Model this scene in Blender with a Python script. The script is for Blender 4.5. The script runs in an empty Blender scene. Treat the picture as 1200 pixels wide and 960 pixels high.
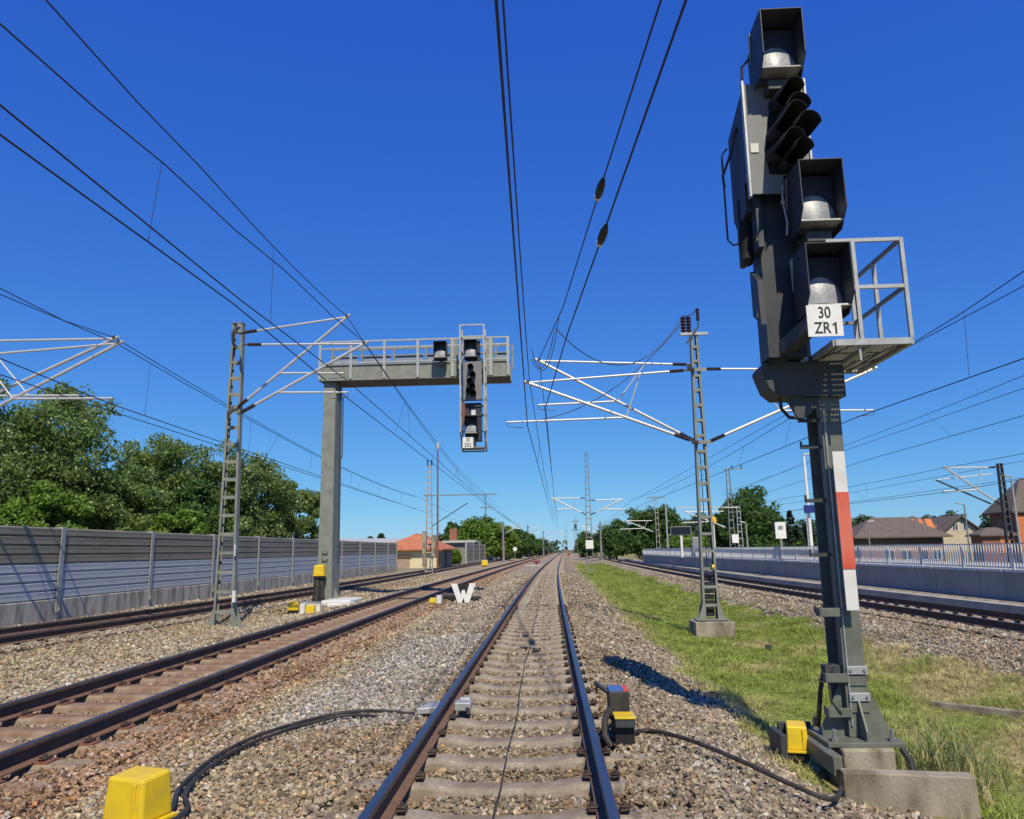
import bpy, bmesh, math, random
import numpy as np
from mathutils import Vector, Matrix, Euler

random.seed(4); RNG = np.random.default_rng(4)
scene = bpy.context.scene
COL = scene.collection
R = math.radians

# ------------------------------------------------------------------ camera
H = 1.565
cd = bpy.data.cameras.new('camera'); cam = bpy.data.objects.new('camera', cd); COL.objects.link(cam)
cd.sensor_fit = 'HORIZONTAL'; cd.sensor_width = 36.0; cd.lens = 900.0 / 1200.0 * 36.0
cd.clip_start = 0.05; cd.clip_end = 6000
ahead = Vector((41.5, -164.5, -900.0)).normalized()            # world +Y seen from the camera
upv = Vector((-88.4, 4902.0, -900.0)).normalized()              # world +Z seen from the camera
rightv = ahead.cross(upv)
cam.matrix_world = Matrix.Translation((0, 0, H)) @ Matrix((rightv, ahead, upv)).to_4x4()
scene.camera = cam

# ------------------------------------------------------------------ light
SUN_AZ = R(166); SUN_EL = R(50)          # azimuth clockwise from +Y
w = bpy.data.worlds.new('World'); scene.world = w; w.use_nodes = True
nt = w.node_tree; nt.nodes.clear()
sky = nt.nodes.new('ShaderNodeTexSky'); sky.sky_type = 'NISHITA'; sky.sun_disc = False
sky.sun_elevation = SUN_EL; sky.sun_rotation = SUN_AZ; sky.altitude = 50
sky.air_density = 1.0; sky.dust_density = 0.0; sky.ozone_density = 6.0
sky_strength = 0.085                       # colour rendering of the photograph: deeper blue overhead, clean pale blue low down
bg = nt.nodes.new('ShaderNodeBackground'); bg.inputs['Strength'].default_value = sky_strength
out = nt.nodes.new('ShaderNodeOutputWorld'); sp = nt.nodes.new('ShaderNodeSeparateColor'); cb = nt.nodes.new('ShaderNodeCombineColor')
nt.links.new(sky.outputs[0], sp.inputs[0])
for i, (gain, power) in enumerate(((0.52, 1.08), (0.80, 0.90), (0.98, 0.40))):
    p0 = nt.nodes.new('ShaderNodeMath'); p0.operation = 'MULTIPLY'; p0.inputs[1].default_value = sky_strength
    p1 = nt.nodes.new('ShaderNodeMath'); p1.operation = 'POWER'; p1.inputs[1].default_value = power
    p2 = nt.nodes.new('ShaderNodeMath'); p2.operation = 'MULTIPLY'; p2.inputs[1].default_value = gain / sky_strength
    nt.links.new(sp.outputs[i], p0.inputs[0]); nt.links.new(p0.outputs[0], p1.inputs[0]); nt.links.new(p1.outputs[0], p2.inputs[0]); nt.links.new(p2.outputs[0], cb.inputs[i])
nt.links.new(cb.outputs[0], bg.inputs['Color']); nt.links.new(bg.outputs[0], out.inputs[0])
sd = bpy.data.lights.new('sun', 'SUN'); sd.energy = 5.0; sd.angle = R(0.53); sd.color = (1.0, 0.905, 0.69)
sun = bpy.data.objects.new('sun', sd); COL.objects.link(sun)
sdir = Vector((math.sin(SUN_AZ) * math.cos(SUN_EL), math.cos(SUN_AZ) * math.cos(SUN_EL), math.sin(SUN_EL)))
sun.rotation_euler = sdir.to_track_quat('Z', 'Y').to_euler(); sun.location = sdir * 60
scene.view_settings.view_transform = 'Standard'; scene.view_settings.look = 'None'
scene.view_settings.exposure = 0.0; scene.view_settings.gamma = 1.0
scene.render.resolution_x = 1024; scene.render.resolution_y = 819

# ------------------------------------------------------------------ materials
MATS = {}
def mat(name, col, rough=0.6, metal=0.0, var=0.12, scale=6.0, bump=0.0, bscale=None, stain=None, stain_scale=1.5, stain_amt=0.5, spec=0.5, stretch=(1, 1, 1), coord='Object'):
    m = bpy.data.materials.new(name); m.use_nodes = True; t = m.node_tree; b = t.nodes['Principled BSDF']
    b.inputs['Roughness'].default_value = rough; b.inputs['Metallic'].default_value = metal
    b.inputs['Specular IOR Level'].default_value = spec
    tc = t.nodes.new('ShaderNodeTexCoord'); mp = t.nodes.new('ShaderNodeMapping'); mp.inputs['Scale'].default_value = stretch
    t.links.new(tc.outputs[coord], mp.inputs['Vector'])
    n = t.nodes.new('ShaderNodeTexNoise'); n.inputs['Scale'].default_value = scale; n.inputs['Detail'].default_value = 5; n.inputs['Roughness'].default_value = 0.65
    t.links.new(mp.outputs[0], n.inputs['Vector'])
    r = t.nodes.new('ShaderNodeMapRange'); r.inputs['From Min'].default_value = 0.3; r.inputs['From Max'].default_value = 0.7
    r.inputs['To Min'].default_value = 1 - var; r.inputs['To Max'].default_value = 1 + var
    t.links.new(n.outputs[0], r.inputs['Value'])
    mx = t.nodes.new('ShaderNodeVectorMath'); mx.operation = 'SCALE'
    mx.inputs[0].default_value = col; t.links.new(r.outputs[0], mx.inputs['Scale'])
    last = mx.outputs[0]
    if stain is not None:
        n2 = t.nodes.new('ShaderNodeTexNoise'); n2.inputs['Scale'].default_value = stain_scale; n2.inputs['Detail'].default_value = 6
        t.links.new(mp.outputs[0], n2.inputs['Vector'])
        r2 = t.nodes.new('ShaderNodeMapRange'); r2.inputs['From Min'].default_value = 0.43; r2.inputs['From Max'].default_value = 0.62
        r2.inputs['To Max'].default_value = stain_amt; t.links.new(n2.outputs[0], r2.inputs['Value'])
        m2 = t.nodes.new('ShaderNodeMix'); m2.data_type = 'RGBA'; m2.inputs[7].default_value = (*stain, 1)
        t.links.new(r2.outputs[0], m2.inputs[0]); t.links.new(last, m2.inputs[6]); last = m2.outputs[2]
    t.links.new(last, b.inputs['Base Color'])
    if bump:
        n3 = t.nodes.new('ShaderNodeTexNoise'); n3.inputs['Scale'].default_value = bscale or scale * 6; n3.inputs['Detail'].default_value = 4
        t.links.new(mp.outputs[0], n3.inputs['Vector'])
        bp = t.nodes.new('ShaderNodeBump'); bp.inputs['Strength'].default_value = bump; bp.inputs['Distance'].default_value = 0.01
        t.links.new(n3.outputs[0], bp.inputs['Height']); t.links.new(bp.outputs[0], b.inputs['Normal'])
    MATS[name] = m
    return m

mat('rail_side', (0.055, 0.040, 0.032), 0.75, 0.0, 0.3, 9, 0.2, 60, stain=(0.13, 0.07, 0.04), stain_scale=4)
mat('rail_foot', (0.15, 0.085, 0.055), 0.85, 0.0, 0.25, 12, 0.2, 60)
mat('rail_head', (0.25, 0.25, 0.255), 0.42, 1.0, 0.15, 3, stretch=(30, 0.4, 1))
mat('rail_head_dark', (0.16, 0.155, 0.15), 0.38, 0.8, 0.2, 3, stretch=(30, 0.4, 1))
mat('sleeper', (0.30, 0.255, 0.20), 0.95, 0, 0.34, 26, 0.9, 120, stain=(0.185, 0.14, 0.10), stain_scale=3.2, stain_amt=0.85, coord='Object')
mat('sleeper_rusty', (0.27, 0.205, 0.145), 0.92, 0, 0.22, 7, 0.5, 90, stain=(0.17, 0.085, 0.05), stain_scale=2.5, stain_amt=0.8)
mat('clip', (0.075, 0.052, 0.042), 0.8, 0.2, 0.3, 20, 0.3, 80)
mat('rust', (0.20, 0.085, 0.05), 0.9, 0, 0.3, 14, 0.4, 80)
mat('green_grey', (0.215, 0.23, 0.195), 0.55, 0.0, 0.10, 4, 0.06, 40, stain=(0.13, 0.13, 0.105), stain_scale=3, stain_amt=0.4)
mat('mast_green', (0.135, 0.148, 0.122), 0.55, 0.0, 0.14, 4, 0.08, 40, stain=(0.085, 0.082, 0.065), stain_scale=5, stain_amt=0.5)
mat('galv', (0.40, 0.41, 0.405), 0.5, 0.35, 0.14, 8, 0.05, 40, stain=(0.28, 0.27, 0.25), stain_scale=5, stain_amt=0.4)
mat('galv_dull', (0.235, 0.24, 0.235), 0.6, 0.2, 0.18, 6, 0.05, 40, stain=(0.15, 0.14, 0.125), stain_scale=4, stain_amt=0.5)
mat('alu', (0.50, 0.50, 0.50), 0.5, 0.25, 0.12, 6)
mat('dark_steel', (0.05, 0.054, 0.055), 0.6, 0.1, 0.2, 6, 0.05, 40)
mat('hood', (0.024, 0.027, 0.040), 0.55, 0.0, 0.25, 4, stain=(0.050, 0.048, 0.046), stain_scale=6, stain_amt=0.45)
mat('lamp_board', (0.022, 0.026, 0.042), 0.7, 0.0, 0.2, 6)
mat('hood_black', (0.006, 0.006, 0.006), 0.85, 0.0, 0.3, 6, 0.2, 40)
mat('signal_panel', (0.185, 0.185, 0.195), 0.6, 0.0, 0.06, 4, stain=(0.15, 0.148, 0.145), stain_scale=5, stain_amt=0.5)
mat('lens', (0.25, 0.26, 0.30), 0.40, 0.0, 0.12, 9, 0.25, 45, stain=(0.40, 0.43, 0.47), stain_scale=9, stain_amt=0.5)
mat('white', (0.74, 0.73, 0.71), 0.55, 0, 0.06, 5, stain=(0.58, 0.56, 0.52), stain_scale=7, stain_amt=0.35)
mat('white_dirty', (0.66, 0.65, 0.63), 0.6, 0, 0.10, 5, stain=(0.45, 0.42, 0.37), stain_scale=5, stain_amt=0.45)
mat('black', (0.012, 0.012, 0.012), 0.6, 0, 0.2, 8)
mat('red', (0.55, 0.075, 0.035), 0.5, 0, 0.12, 3, stain=(0.62, 0.20, 0.13), stain_scale=2.5, stain_amt=0.6)
mat('dark_red', (0.16, 0.02, 0.03), 0.6)
mat('yellow', (0.72, 0.50, 0.012), 0.45, 0, 0.08, 5, stain=(0.50, 0.35, 0.05), stain_scale=7, stain_amt=0.4)
mat('blue', (0.05, 0.12, 0.34), 0.6, 0, 0.4, 40)
mat('red_bright', (0.62, 0.06, 0.03), 0.5)
mat('orange', (0.85, 0.22, 0.03), 0.7)
mat('amber', (0.80, 0.42, 0.02), 0.5)
mat('skin', (0.45, 0.28, 0.2), 0.6)
mat('rubber', (0.022, 0.021, 0.020), 0.62, 0, 0.3, 10, 0.1, 60, stain=(0.06, 0.05, 0.042), stain_scale=7, stain_amt=0.6)
mat('concrete', (0.34, 0.295, 0.225), 0.95, 0, 0.28, 9, 0.9, 70, stain=(0.13, 0.10, 0.065), stain_scale=4.5, stain_amt=0.9, stretch=(1, 1, 0.35))
mat('concrete_light', (0.40, 0.375, 0.33), 0.92, 0, 0.12, 2.5, 0.4, 40, stain=(0.24, 0.22, 0.185), stain_scale=0.9, stain_amt=0.6)
mat('concrete_plinth', (0.42, 0.395, 0.34), 0.92, 0, 0.12, 3, 0.3, 40, stain=(0.15, 0.135, 0.11), stain_scale=1.6, stain_amt=0.75, stretch=(1, 2.2, 0.5))
mat('concrete_wall', (0.31, 0.30, 0.285), 0.85, 0, 0.07, 2, 0.2, 40, stain=(0.24, 0.23, 0.22), stain_scale=1.1, stain_amt=0.5)
mat('fence', (0.60, 0.59, 0.56), 0.45, 0.1, 0.05, 4)
mat('coping', (0.62, 0.62, 0.62), 0.8, 0, 0.08, 3)
mat('panel_grey', (0.255, 0.228, 0.165), 0.5, 0.1, 0.08, 3, 0.05, 40, stain=(0.19, 0.168, 0.12), stain_scale=1.2, stain_amt=0.6, stretch=(1, 0.4, 2.5))
mat('panel_blue', (0.43, 0.45, 0.49), 0.45, 0.1, 0.10, 3, 0.05, 40, stain=(0.50, 0.51, 0.52), stain_scale=1.2, stain_amt=0.6, stretch=(1, 0.5, 4))
mat('porcelain', (0.035, 0.022, 0.020), 0.25, 0, 0.2, 9)
mat('wire', (0.035, 0.036, 0.042), 0.6, 0.3)
mat('cream', (0.62, 0.53, 0.33), 0.9, 0, 0.06, 2)
mat('tan_wall', (0.50, 0.42, 0.30), 0.9, 0, 0.08, 2)
mat('brown_wall', (0.34, 0.25, 0.19), 0.9, 0, 0.1, 2)
mat('grey_wall', (0.20, 0.20, 0.18), 0.9, 0, 0.1, 2)
mat('brick_red', (0.27, 0.105, 0.07), 0.9, 0, 0.2, 10, 0.2, 40)
mat('brick_pink', (0.42, 0.24, 0.20), 0.9, 0, 0.15, 8)
mat('roof_red', (0.46, 0.16, 0.075), 0.85, 0, 0.16, 3, 0.3, 30, stain=(0.30, 0.10, 0.06), stain_scale=1.2)
mat('roof_dark', (0.12, 0.092, 0.078), 0.9, 0, 0.25, 3, 0.3, 30, stain=(0.14, 0.12, 0.105), stain_scale=2.0)
mat('roof_orange', (0.55, 0.17, 0.06), 0.85, 0, 0.15, 3)
mat('roof_light', (0.42, 0.42, 0.41), 0.7, 0, 0.1, 2)
mat('window_glass', (0.03, 0.035, 0.045), 0.12, 0, 0.1, 3)
mat('screen', (0.008, 0.010, 0.016), 0.25, 0, 0.1, 3)
mat('sign_blue', (0.010, 0.020, 0.16), 0.45)
mat('mesh_screen', (0.22, 0.27, 0.36), 0.6, 0.1, 0.05, 3)
mat('bark', (0.10, 0.078, 0.058), 0.95, 0, 0.3, 8, 0.6, 30)
mat('soil', (0.19, 0.155, 0.115), 0.95, 0, 0.3, 6, 0.6, 40)

def leafmat(name, c0, c1, trans=0.35):
    m = bpy.data.materials.new(name); m.use_nodes = True; t = m.node_tree; t.nodes.clear()
    o = t.nodes.new('ShaderNodeOutputMaterial'); g = t.nodes.new('ShaderNodeNewGeometry')
    mx = t.nodes.new('ShaderNodeMix'); mx.data_type = 'RGBA'; mx.inputs[6].default_value = (*c0, 1); mx.inputs[7].default_value = (*c1, 1)
    t.links.new(g.outputs['Random Per Island'], mx.inputs[0])
    d = t.nodes.new('ShaderNodeBsdfPrincipled'); d.inputs['Roughness'].default_value = 0.55; d.inputs['Specular IOR Level'].default_value = 0.35
    tr = t.nodes.new('ShaderNodeBsdfTranslucent'); ms = t.nodes.new('ShaderNodeMixShader'); ms.inputs[0].default_value = trans
    t.links.new(mx.outputs[2], d.inputs['Base Color']); t.links.new(mx.outputs[2], tr.inputs['Color'])
    t.links.new(d.outputs[0], ms.inputs[1]); t.links.new(tr.outputs[0], ms.inputs[2]); t.links.new(ms.outputs[0], o.inputs[0])
    MATS[name] = m; return m
leafmat('leaf_robinia', (0.11, 0.18, 0.042), (0.265, 0.365, 0.11), 0.5)
leafmat('leaf_bright', (0.11, 0.20, 0.028), (0.23, 0.35, 0.055), 0.42)
leafmat('leaf_dark', (0.050, 0.115, 0.026), (0.125, 0.215, 0.050), 0.42)
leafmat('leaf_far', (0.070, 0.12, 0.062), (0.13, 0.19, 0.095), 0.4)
leafmat('needle', (0.014, 0.030, 0.016), (0.036, 0.058, 0.034), 0.15)
leafmat('blossom', (0.36, 0.44, 0.20), (0.58, 0.62, 0.40), 0.3)
leafmat('weed', (0.14, 0.19, 0.05), (0.34, 0.36, 0.15), 0.3)
leafmat('straw', (0.30, 0.25, 0.11), (0.46, 0.40, 0.20), 0.2)

def tintmat(name, rough, detail=0.25, trans=0.0):
    """colour comes from each scattered piece's own 'tint'"""
    m = bpy.data.materials.new(name); m.use_nodes = True; t = m.node_tree; b = t.nodes['Principled BSDF']
    b.inputs['Roughness'].default_value = rough; b.inputs['Specular IOR Level'].default_value = 0.25
    a = t.nodes.new('ShaderNodeAttribute'); a.attribute_type = 'INSTANCER'; a.attribute_name = 'tint'
    tc = t.nodes.new('ShaderNodeTexCoord'); n = t.nodes.new('ShaderNodeTexNoise'); n.inputs['Scale'].default_value = 2.2; n.inputs['Detail'].default_value = 4
    t.links.new(tc.outputs['Object'], n.inputs['Vector'])
    r = t.nodes.new('ShaderNodeMapRange'); r.inputs['From Min'].default_value = 0.3; r.inputs['From Max'].default_value = 0.7
    r.inputs['To Min'].default_value = 1 - detail; r.inputs['To Max'].default_value = 1 + detail
    t.links.new(n.outputs[0], r.inputs[0])
    s = t.nodes.new('ShaderNodeVectorMath'); s.operation = 'SCALE'; t.links.new(a.outputs['Color'], s.inputs[0]); t.links.new(r.outputs[0], s.inputs['Scale'])
    t.links.new(s.outputs[0], b.inputs['Base Color'])
    if trans:
        o = t.nodes['Material Output']; tr = t.nodes.new('ShaderNodeBsdfTranslucent'); ms = t.nodes.new('ShaderNodeMixShader'); ms.inputs[0].default_value = trans
        t.links.new(s.outputs[0], tr.inputs['Color']); t.links.new(b.outputs[0], ms.inputs[1]); t.links.new(tr.outputs[0], ms.inputs[2]); t.links.new(ms.outputs[0], o.inputs[0])
    MATS[name] = m; return m
tintmat('stone', 0.9); tintmat('grass_blade', 0.6, 0.15, 0.3)

# ------------------------------------------------------------------ mesh builder
WOFF = {}
class MB:
    def __init__(s): s.v = []; s.f = []; s.mi = []; s.cur = 0
    def face(s, idx): s.f.append(tuple(idx)); s.mi.append(s.cur)
    def add(s, vs, fs):
        o = len(s.v); s.v.extend([tuple(map(float, p)) for p in vs])
        for f in fs: s.face([i + o for i in f])
        return s
    def box(s, x0, x1, y0, y1, z0, z1):
        return s.add([(x0, y0, z0), (x1, y0, z0), (x1, y1, z0), (x0, y1, z0), (x0, y0, z1), (x1, y0, z1), (x1, y1, z1), (x0, y1, z1)],
                     [(0, 3, 2, 1), (4, 5, 6, 7), (0, 1, 5, 4), (1, 2, 6, 5), (2, 3, 7, 6), (3, 0, 4, 7)])
    def bar(s, p, q, wd, ht, up=(0, 0, 1)):
        p = Vector(p); q = Vector(q); d = (q - p).normalized(); u = Vector(up)
        if abs(d.dot(u)) > 0.98: u = Vector((0, 1, 0))
        sx = d.cross(u).normalized() * wd / 2; sz = sx.cross(d).normalized() * ht / 2
        vs = [c + a * sx + b * sz for c in (p, q) for a, b in ((-1, -1), (1, -1), (1, 1), (-1, 1))]
        return s.add(vs, [(0, 3, 2, 1), (4, 5, 6, 7), (0, 1, 5, 4), (1, 2, 6, 5), (2, 3, 7, 6), (3, 0, 4, 7)])
    def tube(s, pts, r, n=8, rr=None, caps=True):
        pts = [Vector(p) for p in pts]; o = len(s.v); rings = len(pts); u = None
        for i, p in enumerate(pts):
            d = ((pts[min(i + 1, rings - 1)] - pts[max(i - 1, 0)])).normalized()
            if u is None: u = d.cross(Vector((0, 0, 1)) if abs(d.z) < 0.95 else Vector((1, 0, 0))).normalized()
            else: u = (u - d * u.dot(d)).normalized()
            k = d.cross(u); rad = rr[i] if rr else r
            for j in range(n):
                a = 2 * math.pi * j / n; s.v.append(tuple(p + (u * math.cos(a) + k * math.sin(a)) * rad))
        for i in range(rings - 1):
            for j in range(n):
                a = o + i * n + j; b = o + i * n + (j + 1) % n; s.face((a, b, b + n, a + n))
        if caps:
            s.face([o + j for j in range(n)][::-1]); s.face([o + (rings - 1) * n + j for j in range(n)])
        return s
    def prism(s, poly, fn0, fn1):
        """poly of 2d points mapped to 3d by fn0 and fn1, joined"""
        n = len(poly); vs = [fn0(*p) for p in poly] + [fn1(*p) for p in poly]
        return s.add(vs, [tuple(range(n))[::-1], tuple(range(n, 2 * n))] + [(i, (i + 1) % n, n + (i + 1) % n, n + i) for i in range(n)])
    def sweep(s, prof, pts, mats=None):
        """profile (dx,dz) closed, along points in x/y; mats per profile edge"""
        n = len(prof); o = len(s.v)
        for (x, y, z) in pts:
            for (dx, dz) in prof: s.v.append((x + dx, y, z + dz))
        for i in range(len(pts) - 1):
            for j in range(n):
                a = o + i * n + j; b = o + i * n + (j + 1) % n
                s.f.append((a, a + n, b + n, b)); s.mi.append(mats[j] if mats else s.cur)
        s.face([o + j for j in range(n)]); s.face([o + (len(pts) - 1) * n + j for j in range(n)][::-1])
        return s
    def build(s, name, mats, parent=None, bevel=0, smooth=False, fix=True):
        off = WOFF.get(parent.name, Vector((0, 0, 0))) if parent else Vector((0, 0, 0))
        me = bpy.data.meshes.new(name)
        me.from_pydata([(p[0] - off.x, p[1] - off.y, p[2] - off.z) for p in s.v], [], s.f)
        for m in ([mats] if isinstance(mats, str) else mats): me.materials.append(MATS[m])
        me.polygons.foreach_set('material_index', s.mi)
        if fix:
            bm = bmesh.new(); bm.from_mesh(me); bmesh.ops.recalc_face_normals(bm, faces=bm.faces); bm.to_mesh(me); bm.free()
        if smooth:
            me.shade_smooth(); me.set_sharp_from_angle(angle=R(40))
        ob = bpy.data.objects.new(name, me); COL.objects.link(ob)
        if parent: ob.parent = parent
        WOFF[ob.name] = off
        if bevel:
            b = ob.modifiers.new('bevel', 'BEVEL'); b.width = bevel; b.segments = 2; b.limit_method = 'ANGLE'; b.angle_limit = R(35)
        return ob

def tag(o, label=None, cat=None, group=None, kind=None):
    if label: o['label'] = label
    if cat: o['category'] = cat
    if group: o['group'] = group
    if kind: o['kind'] = kind
    return o
def thing(name, label, cat, loc, group=None):
    e = bpy.data.objects.new(name, None); e.empty_display_size = 0.2; COL.objects.link(e)
    e.location = loc; WOFF[e.name] = Vector(loc)
    return tag(e, label, cat, group)
def mesh_np(name, verts, faces4, mats, parent=None):
    me = bpy.data.meshes.new(name); nv = len(verts); nf = len(faces4); k = faces4.shape[1]
    me.vertices.add(nv); me.vertices.foreach_set('co', np.ascontiguousarray(verts, dtype=np.float32).ravel())
    me.loops.add(nf * k); me.loops.foreach_set('vertex_index', np.ascontiguousarray(faces4, dtype=np.int32).ravel())
    me.polygons.add(nf); me.polygons.foreach_set('loop_start', np.arange(0, nf * k, k, dtype=np.int32))
    me.update(calc_edges=True); me.validate()
    for m in mats: me.materials.append(MATS[m])
    ob = bpy.data.objects.new(name, me); COL.objects.link(ob)
    if parent: ob.parent = parent
    return ob
def text_mesh(name, body, size, m, parent, loc, xscale=0.8):
    cu = bpy.data.curves.new('t', 'FONT'); cu.body = body; cu.size = size; cu.align_x = 'CENTER'; cu.align_y = 'CENTER'; cu.extrude = 0.001; cu.space_line = 0.86; cu.offset = size * 0.012
    to = bpy.data.objects.new('t', cu); COL.objects.link(to)
    dg = bpy.context.evaluated_depsgraph_get(); dg.update()
    me = bpy.data.meshes.new_from_object(to.evaluated_get(dg)); bpy.data.objects.remove(to); bpy.data.curves.remove(cu)
    me.name = name; me.materials.clear(); me.materials.append(MATS[m])
    me.transform(Matrix.Diagonal((xscale, 1, 1, 1)))
    ob = bpy.data.objects.new(name, me); COL.objects.link(ob); ob.parent = parent
    off = WOFF[parent.name]; ob.location = Vector(loc) - off; ob.rotation_euler = (R(90), 0, 0)
    return ob

# ------------------------------------------------------------------ layout of the railway
def dev(y):
    y = np.asarray(y, float); a = np.clip(y - 3, 0, 87)
    return 1.25e-4 * a ** 2 + 0.02175 * np.clip(y - 90, 0, None)
def c1(y): return -0.40 + dev(y)
def c2(y): return -5.30 + dev(y)
def c3(y): return -10.40 - 0.0018 * np.clip(42 - np.asarray(y, float), 0, None) ** 2 + dev(y)
_k4y = np.array([-10, 0, 8, 17, 25, 38, 55, 77, 100, 127, 300, 500.]); _k4x = np.array([12.6, 11.75, 11.25, 10.72, 10.28, 9.72, 9.35, 9.2, 9.05, 8.9, 8.4, 8.0])
_fy = np.arange(-10, 500, 1.0); _fx = np.interp(_fy, _k4y, _k4x); _fx = np.convolve(np.pad(_fx, 6, 'edge'), np.ones(13) / 13, 'valid')
def c4(y): return np.interp(y, _fy, _fx) + dev(y)
Z4 = -0.15; Z3 = 0.06
def wob(y, s=0.0): return 0.13 * np.sin(y * 1.31 + s) + 0.09 * np.sin(y * 3.17 + 2 * s) + 0.05 * np.sin(y * 7.3 + s)
def grass_l(y): return 2.30 + 0.6 * np.clip((y - 25) / 60, 0, 1) * 0.2 + dev(y) + wob(y)
def grass_r(y): return c4(y) - 3.45 + 0.7 * np.clip((y - 15) / 40, 0, 1) + wob(y, 1.7)
def wall_x(y): return np.interp(y, [-10, 22, 97], [14.1, 13.2, 11.6])

def height(x, y):
    """lie of the ground: one profile across, following the tracks"""
    x = np.asarray(x, float); y = np.asarray(y, float); m = c1(y); t2 = c2(y); t3 = c3(y); t4 = c4(y)
    xs = [np.full_like(y, -60.), t3 - 3.2, t3 - 1.7, t3 + 1.45, (t3 + t2) / 2, t2 - 1.6, t2 + 1.55, (t2 + m) / 2, m - 1.5, m + 1.55, m + 2.0, m + 3.0, m + 4.6, (m + t4) / 2 + 1.0, t4 - 3.6, t4 - 1.75, t4 + 1.5, t4 + 2.2, np.full_like(y, 60.)]
    zs = [-0.30, -0.18, -0.19, -0.19, -0.30, -0.225, -0.225, -0.26, -0.225, -0.225, -0.30, -0.60, -0.78, -0.82, -0.74, Z4 - 0.26, Z4 - 0.26, Z4 - 0.26, -0.45]
    z = np.full_like(x, zs[0])
    for i in range(len(xs) - 1):
        a = xs[i]; b = xs[i + 1]; f = np.clip((x - a) / (b - a), 0, 1)
        z = np.where(x >= a, zs[i] + (zs[i + 1] - zs[i]) * f, z)
    z = z + 0.018 * np.sin(x * 2.3 + y * 0.9) * np.sin(y * 1.7 - x) - 0.012
    for off, cc, zt in ((0, m, 0), (1, t2, 0), (2, t3, Z3), (3, t4, Z4)):
        ins = np.abs(x - cc) < 1.42
        z = np.where(ins, np.minimum(z, zt - 0.262), z)
    return z
def is_grass(x, y): return (x > grass_l(y)) & (x < grass_r(y)) & (y < 118) & ~((x < 3.05) & (y < 7.15)) 
def zone(x, y):
    """mean stone colour by place"""
    n = len(x); c = np.tile(np.array([0.33, 0.275, 0.20]), (n, 1)); m = c1(y); t2 = c2(y); t3 = c3(y); t4 = c4(y)
    def put(msk, col, amt=1.0):
        msk = np.asarray(msk, float)[:, None] * amt; c[:] = c * (1 - msk) + np.array(col) * msk
    put(np.abs(x - m) < 1.5, (0.26, 0.22, 0.17)); put((x >= m + 1.5) & (x < 4), (0.275, 0.24, 0.195))
    put((x > m - 2.9) & (x < m - 1.2), (0.30, 0.285, 0.26), 0.55)
    put((x > m - 2.6) & (x < m - 1.0) & (y > 8.5) & (y < 17), (0.31, 0.305, 0.295), 0.75)
    put((y < 8.3) & (x < m - 0.9) & (x > t2 + 1), (0.295, 0.235, 0.165), 0.75)
    put(np.abs(x - t2) < 1.35, (0.30, 0.235, 0.18)); put((x > t2 + 0.85) & (x < t2 + 1.7), (0.285, 0.19, 0.13), 0.8)
    put((x < t3 + 1.6), (0.30, 0.26, 0.21)); put((x > (t2 + t3) / 2) & (x < t2 - 1.0), (0.35, 0.31, 0.245), 0.7)
    for cc in (m, t2):
        put(np.abs(np.abs(x - cc) - 0.7535) < 0.24, (0.25, 0.175, 0.12), 0.5)
    put(x > 5.5, (0.315, 0.275, 0.225))
    blot = np.sin(x * 1.9 + 0.7 * y) * np.sin(y * 1.1 - 0.8 * x + 1.0) + 0.6 * np.sin(x * 4.3 - y * 2.9 + 2.0) * np.sin(y * 3.7 + x * 2.1)
    b = np.clip(0.5 + 0.5 * blot, 0, 1)[:, None]                 # older, browner stone lies in patches
    return c * (b * np.array([1.10, 1.06, 0.97]) + (1 - b) * np.array([0.88, 0.80, 0.68]))

# ------------------------------------------------------------------ the setting: ground
g = MB(); S = 3500.0
g.add([(-S, -200, -1.0), (S, -200, -1.0), (S, S, -1.0), (-S, S, -1.0)], [(0, 1, 2, 3)])
mat('field', (0.10, 0.115, 0.05), 0.95, 0, 0.35, 0.08, stain=(0.17, 0.15, 0.09), stain_scale=0.02)
tag(g.build('ground', 'field'), kind='structure')

ys = np.concatenate([np.arange(-4, 30, 0.25), np.arange(30, 120, 1.0), np.arange(120, 430, 6.0)])
xs = np.concatenate([np.arange(-30, -16, 1.0), np.arange(-16, 15, 0.16), np.arange(15, 40, 1.0)])
X, Y = np.meshgrid(xs, ys); Xf = X.ravel() + 0; Yf = Y.ravel()
Zf = height(Xf, Yf); ny, nx = X.shape
idx = np.arange(ny * nx).reshape(ny, nx)
faces = np.stack([idx[:-1, :-1], idx[:-1, 1:], idx[1:, 1:], idx[1:, :-1]], -1).reshape(-1, 4)
bed = mesh_np('ballast_bed', np.stack([Xf, Yf, Zf], -1), faces, [])
bed.data.shade_smooth()
tint = zone(Xf, Yf); gm = is_grass(Xf, Yf).astype(float)
gm = np.where((Xf < -15.2) | (Xf > 16), 1.0, gm)
at = bed.data.attributes.new('tint', 'FLOAT_COLOR', 'POINT'); at.data.foreach_set('color', np.concatenate([tint, np.ones((len(tint), 1))], 1).astype(np.float32).ravel())
at = bed.data.attributes.new('grass', 'FLOAT', 'POINT'); at.data.foreach_set('value', gm.astype(np.float32))
m = bpy.data.materials.new('ballast_ground'); m.use_nodes = True; t = m.node_tree; b = t.nodes['Principled BSDF']; b.inputs['Roughness'].default_value = 0.95; b.inputs['Specular IOR Level'].default_value = 0.2
a1 = t.nodes.new('ShaderNodeAttribute'); a1.attribute_name = 'tint'; a2 = t.nodes.new('ShaderNodeAttribute'); a2.attribute_name = 'grass'
geo = t.nodes.new('ShaderNodeNewGeometry')
vo = t.nodes.new('ShaderNodeTexVoronoi'); vo.inputs['Scale'].default_value = 19; t.links.new(geo.outputs['Position'], vo.inputs['Vector'])
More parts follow.
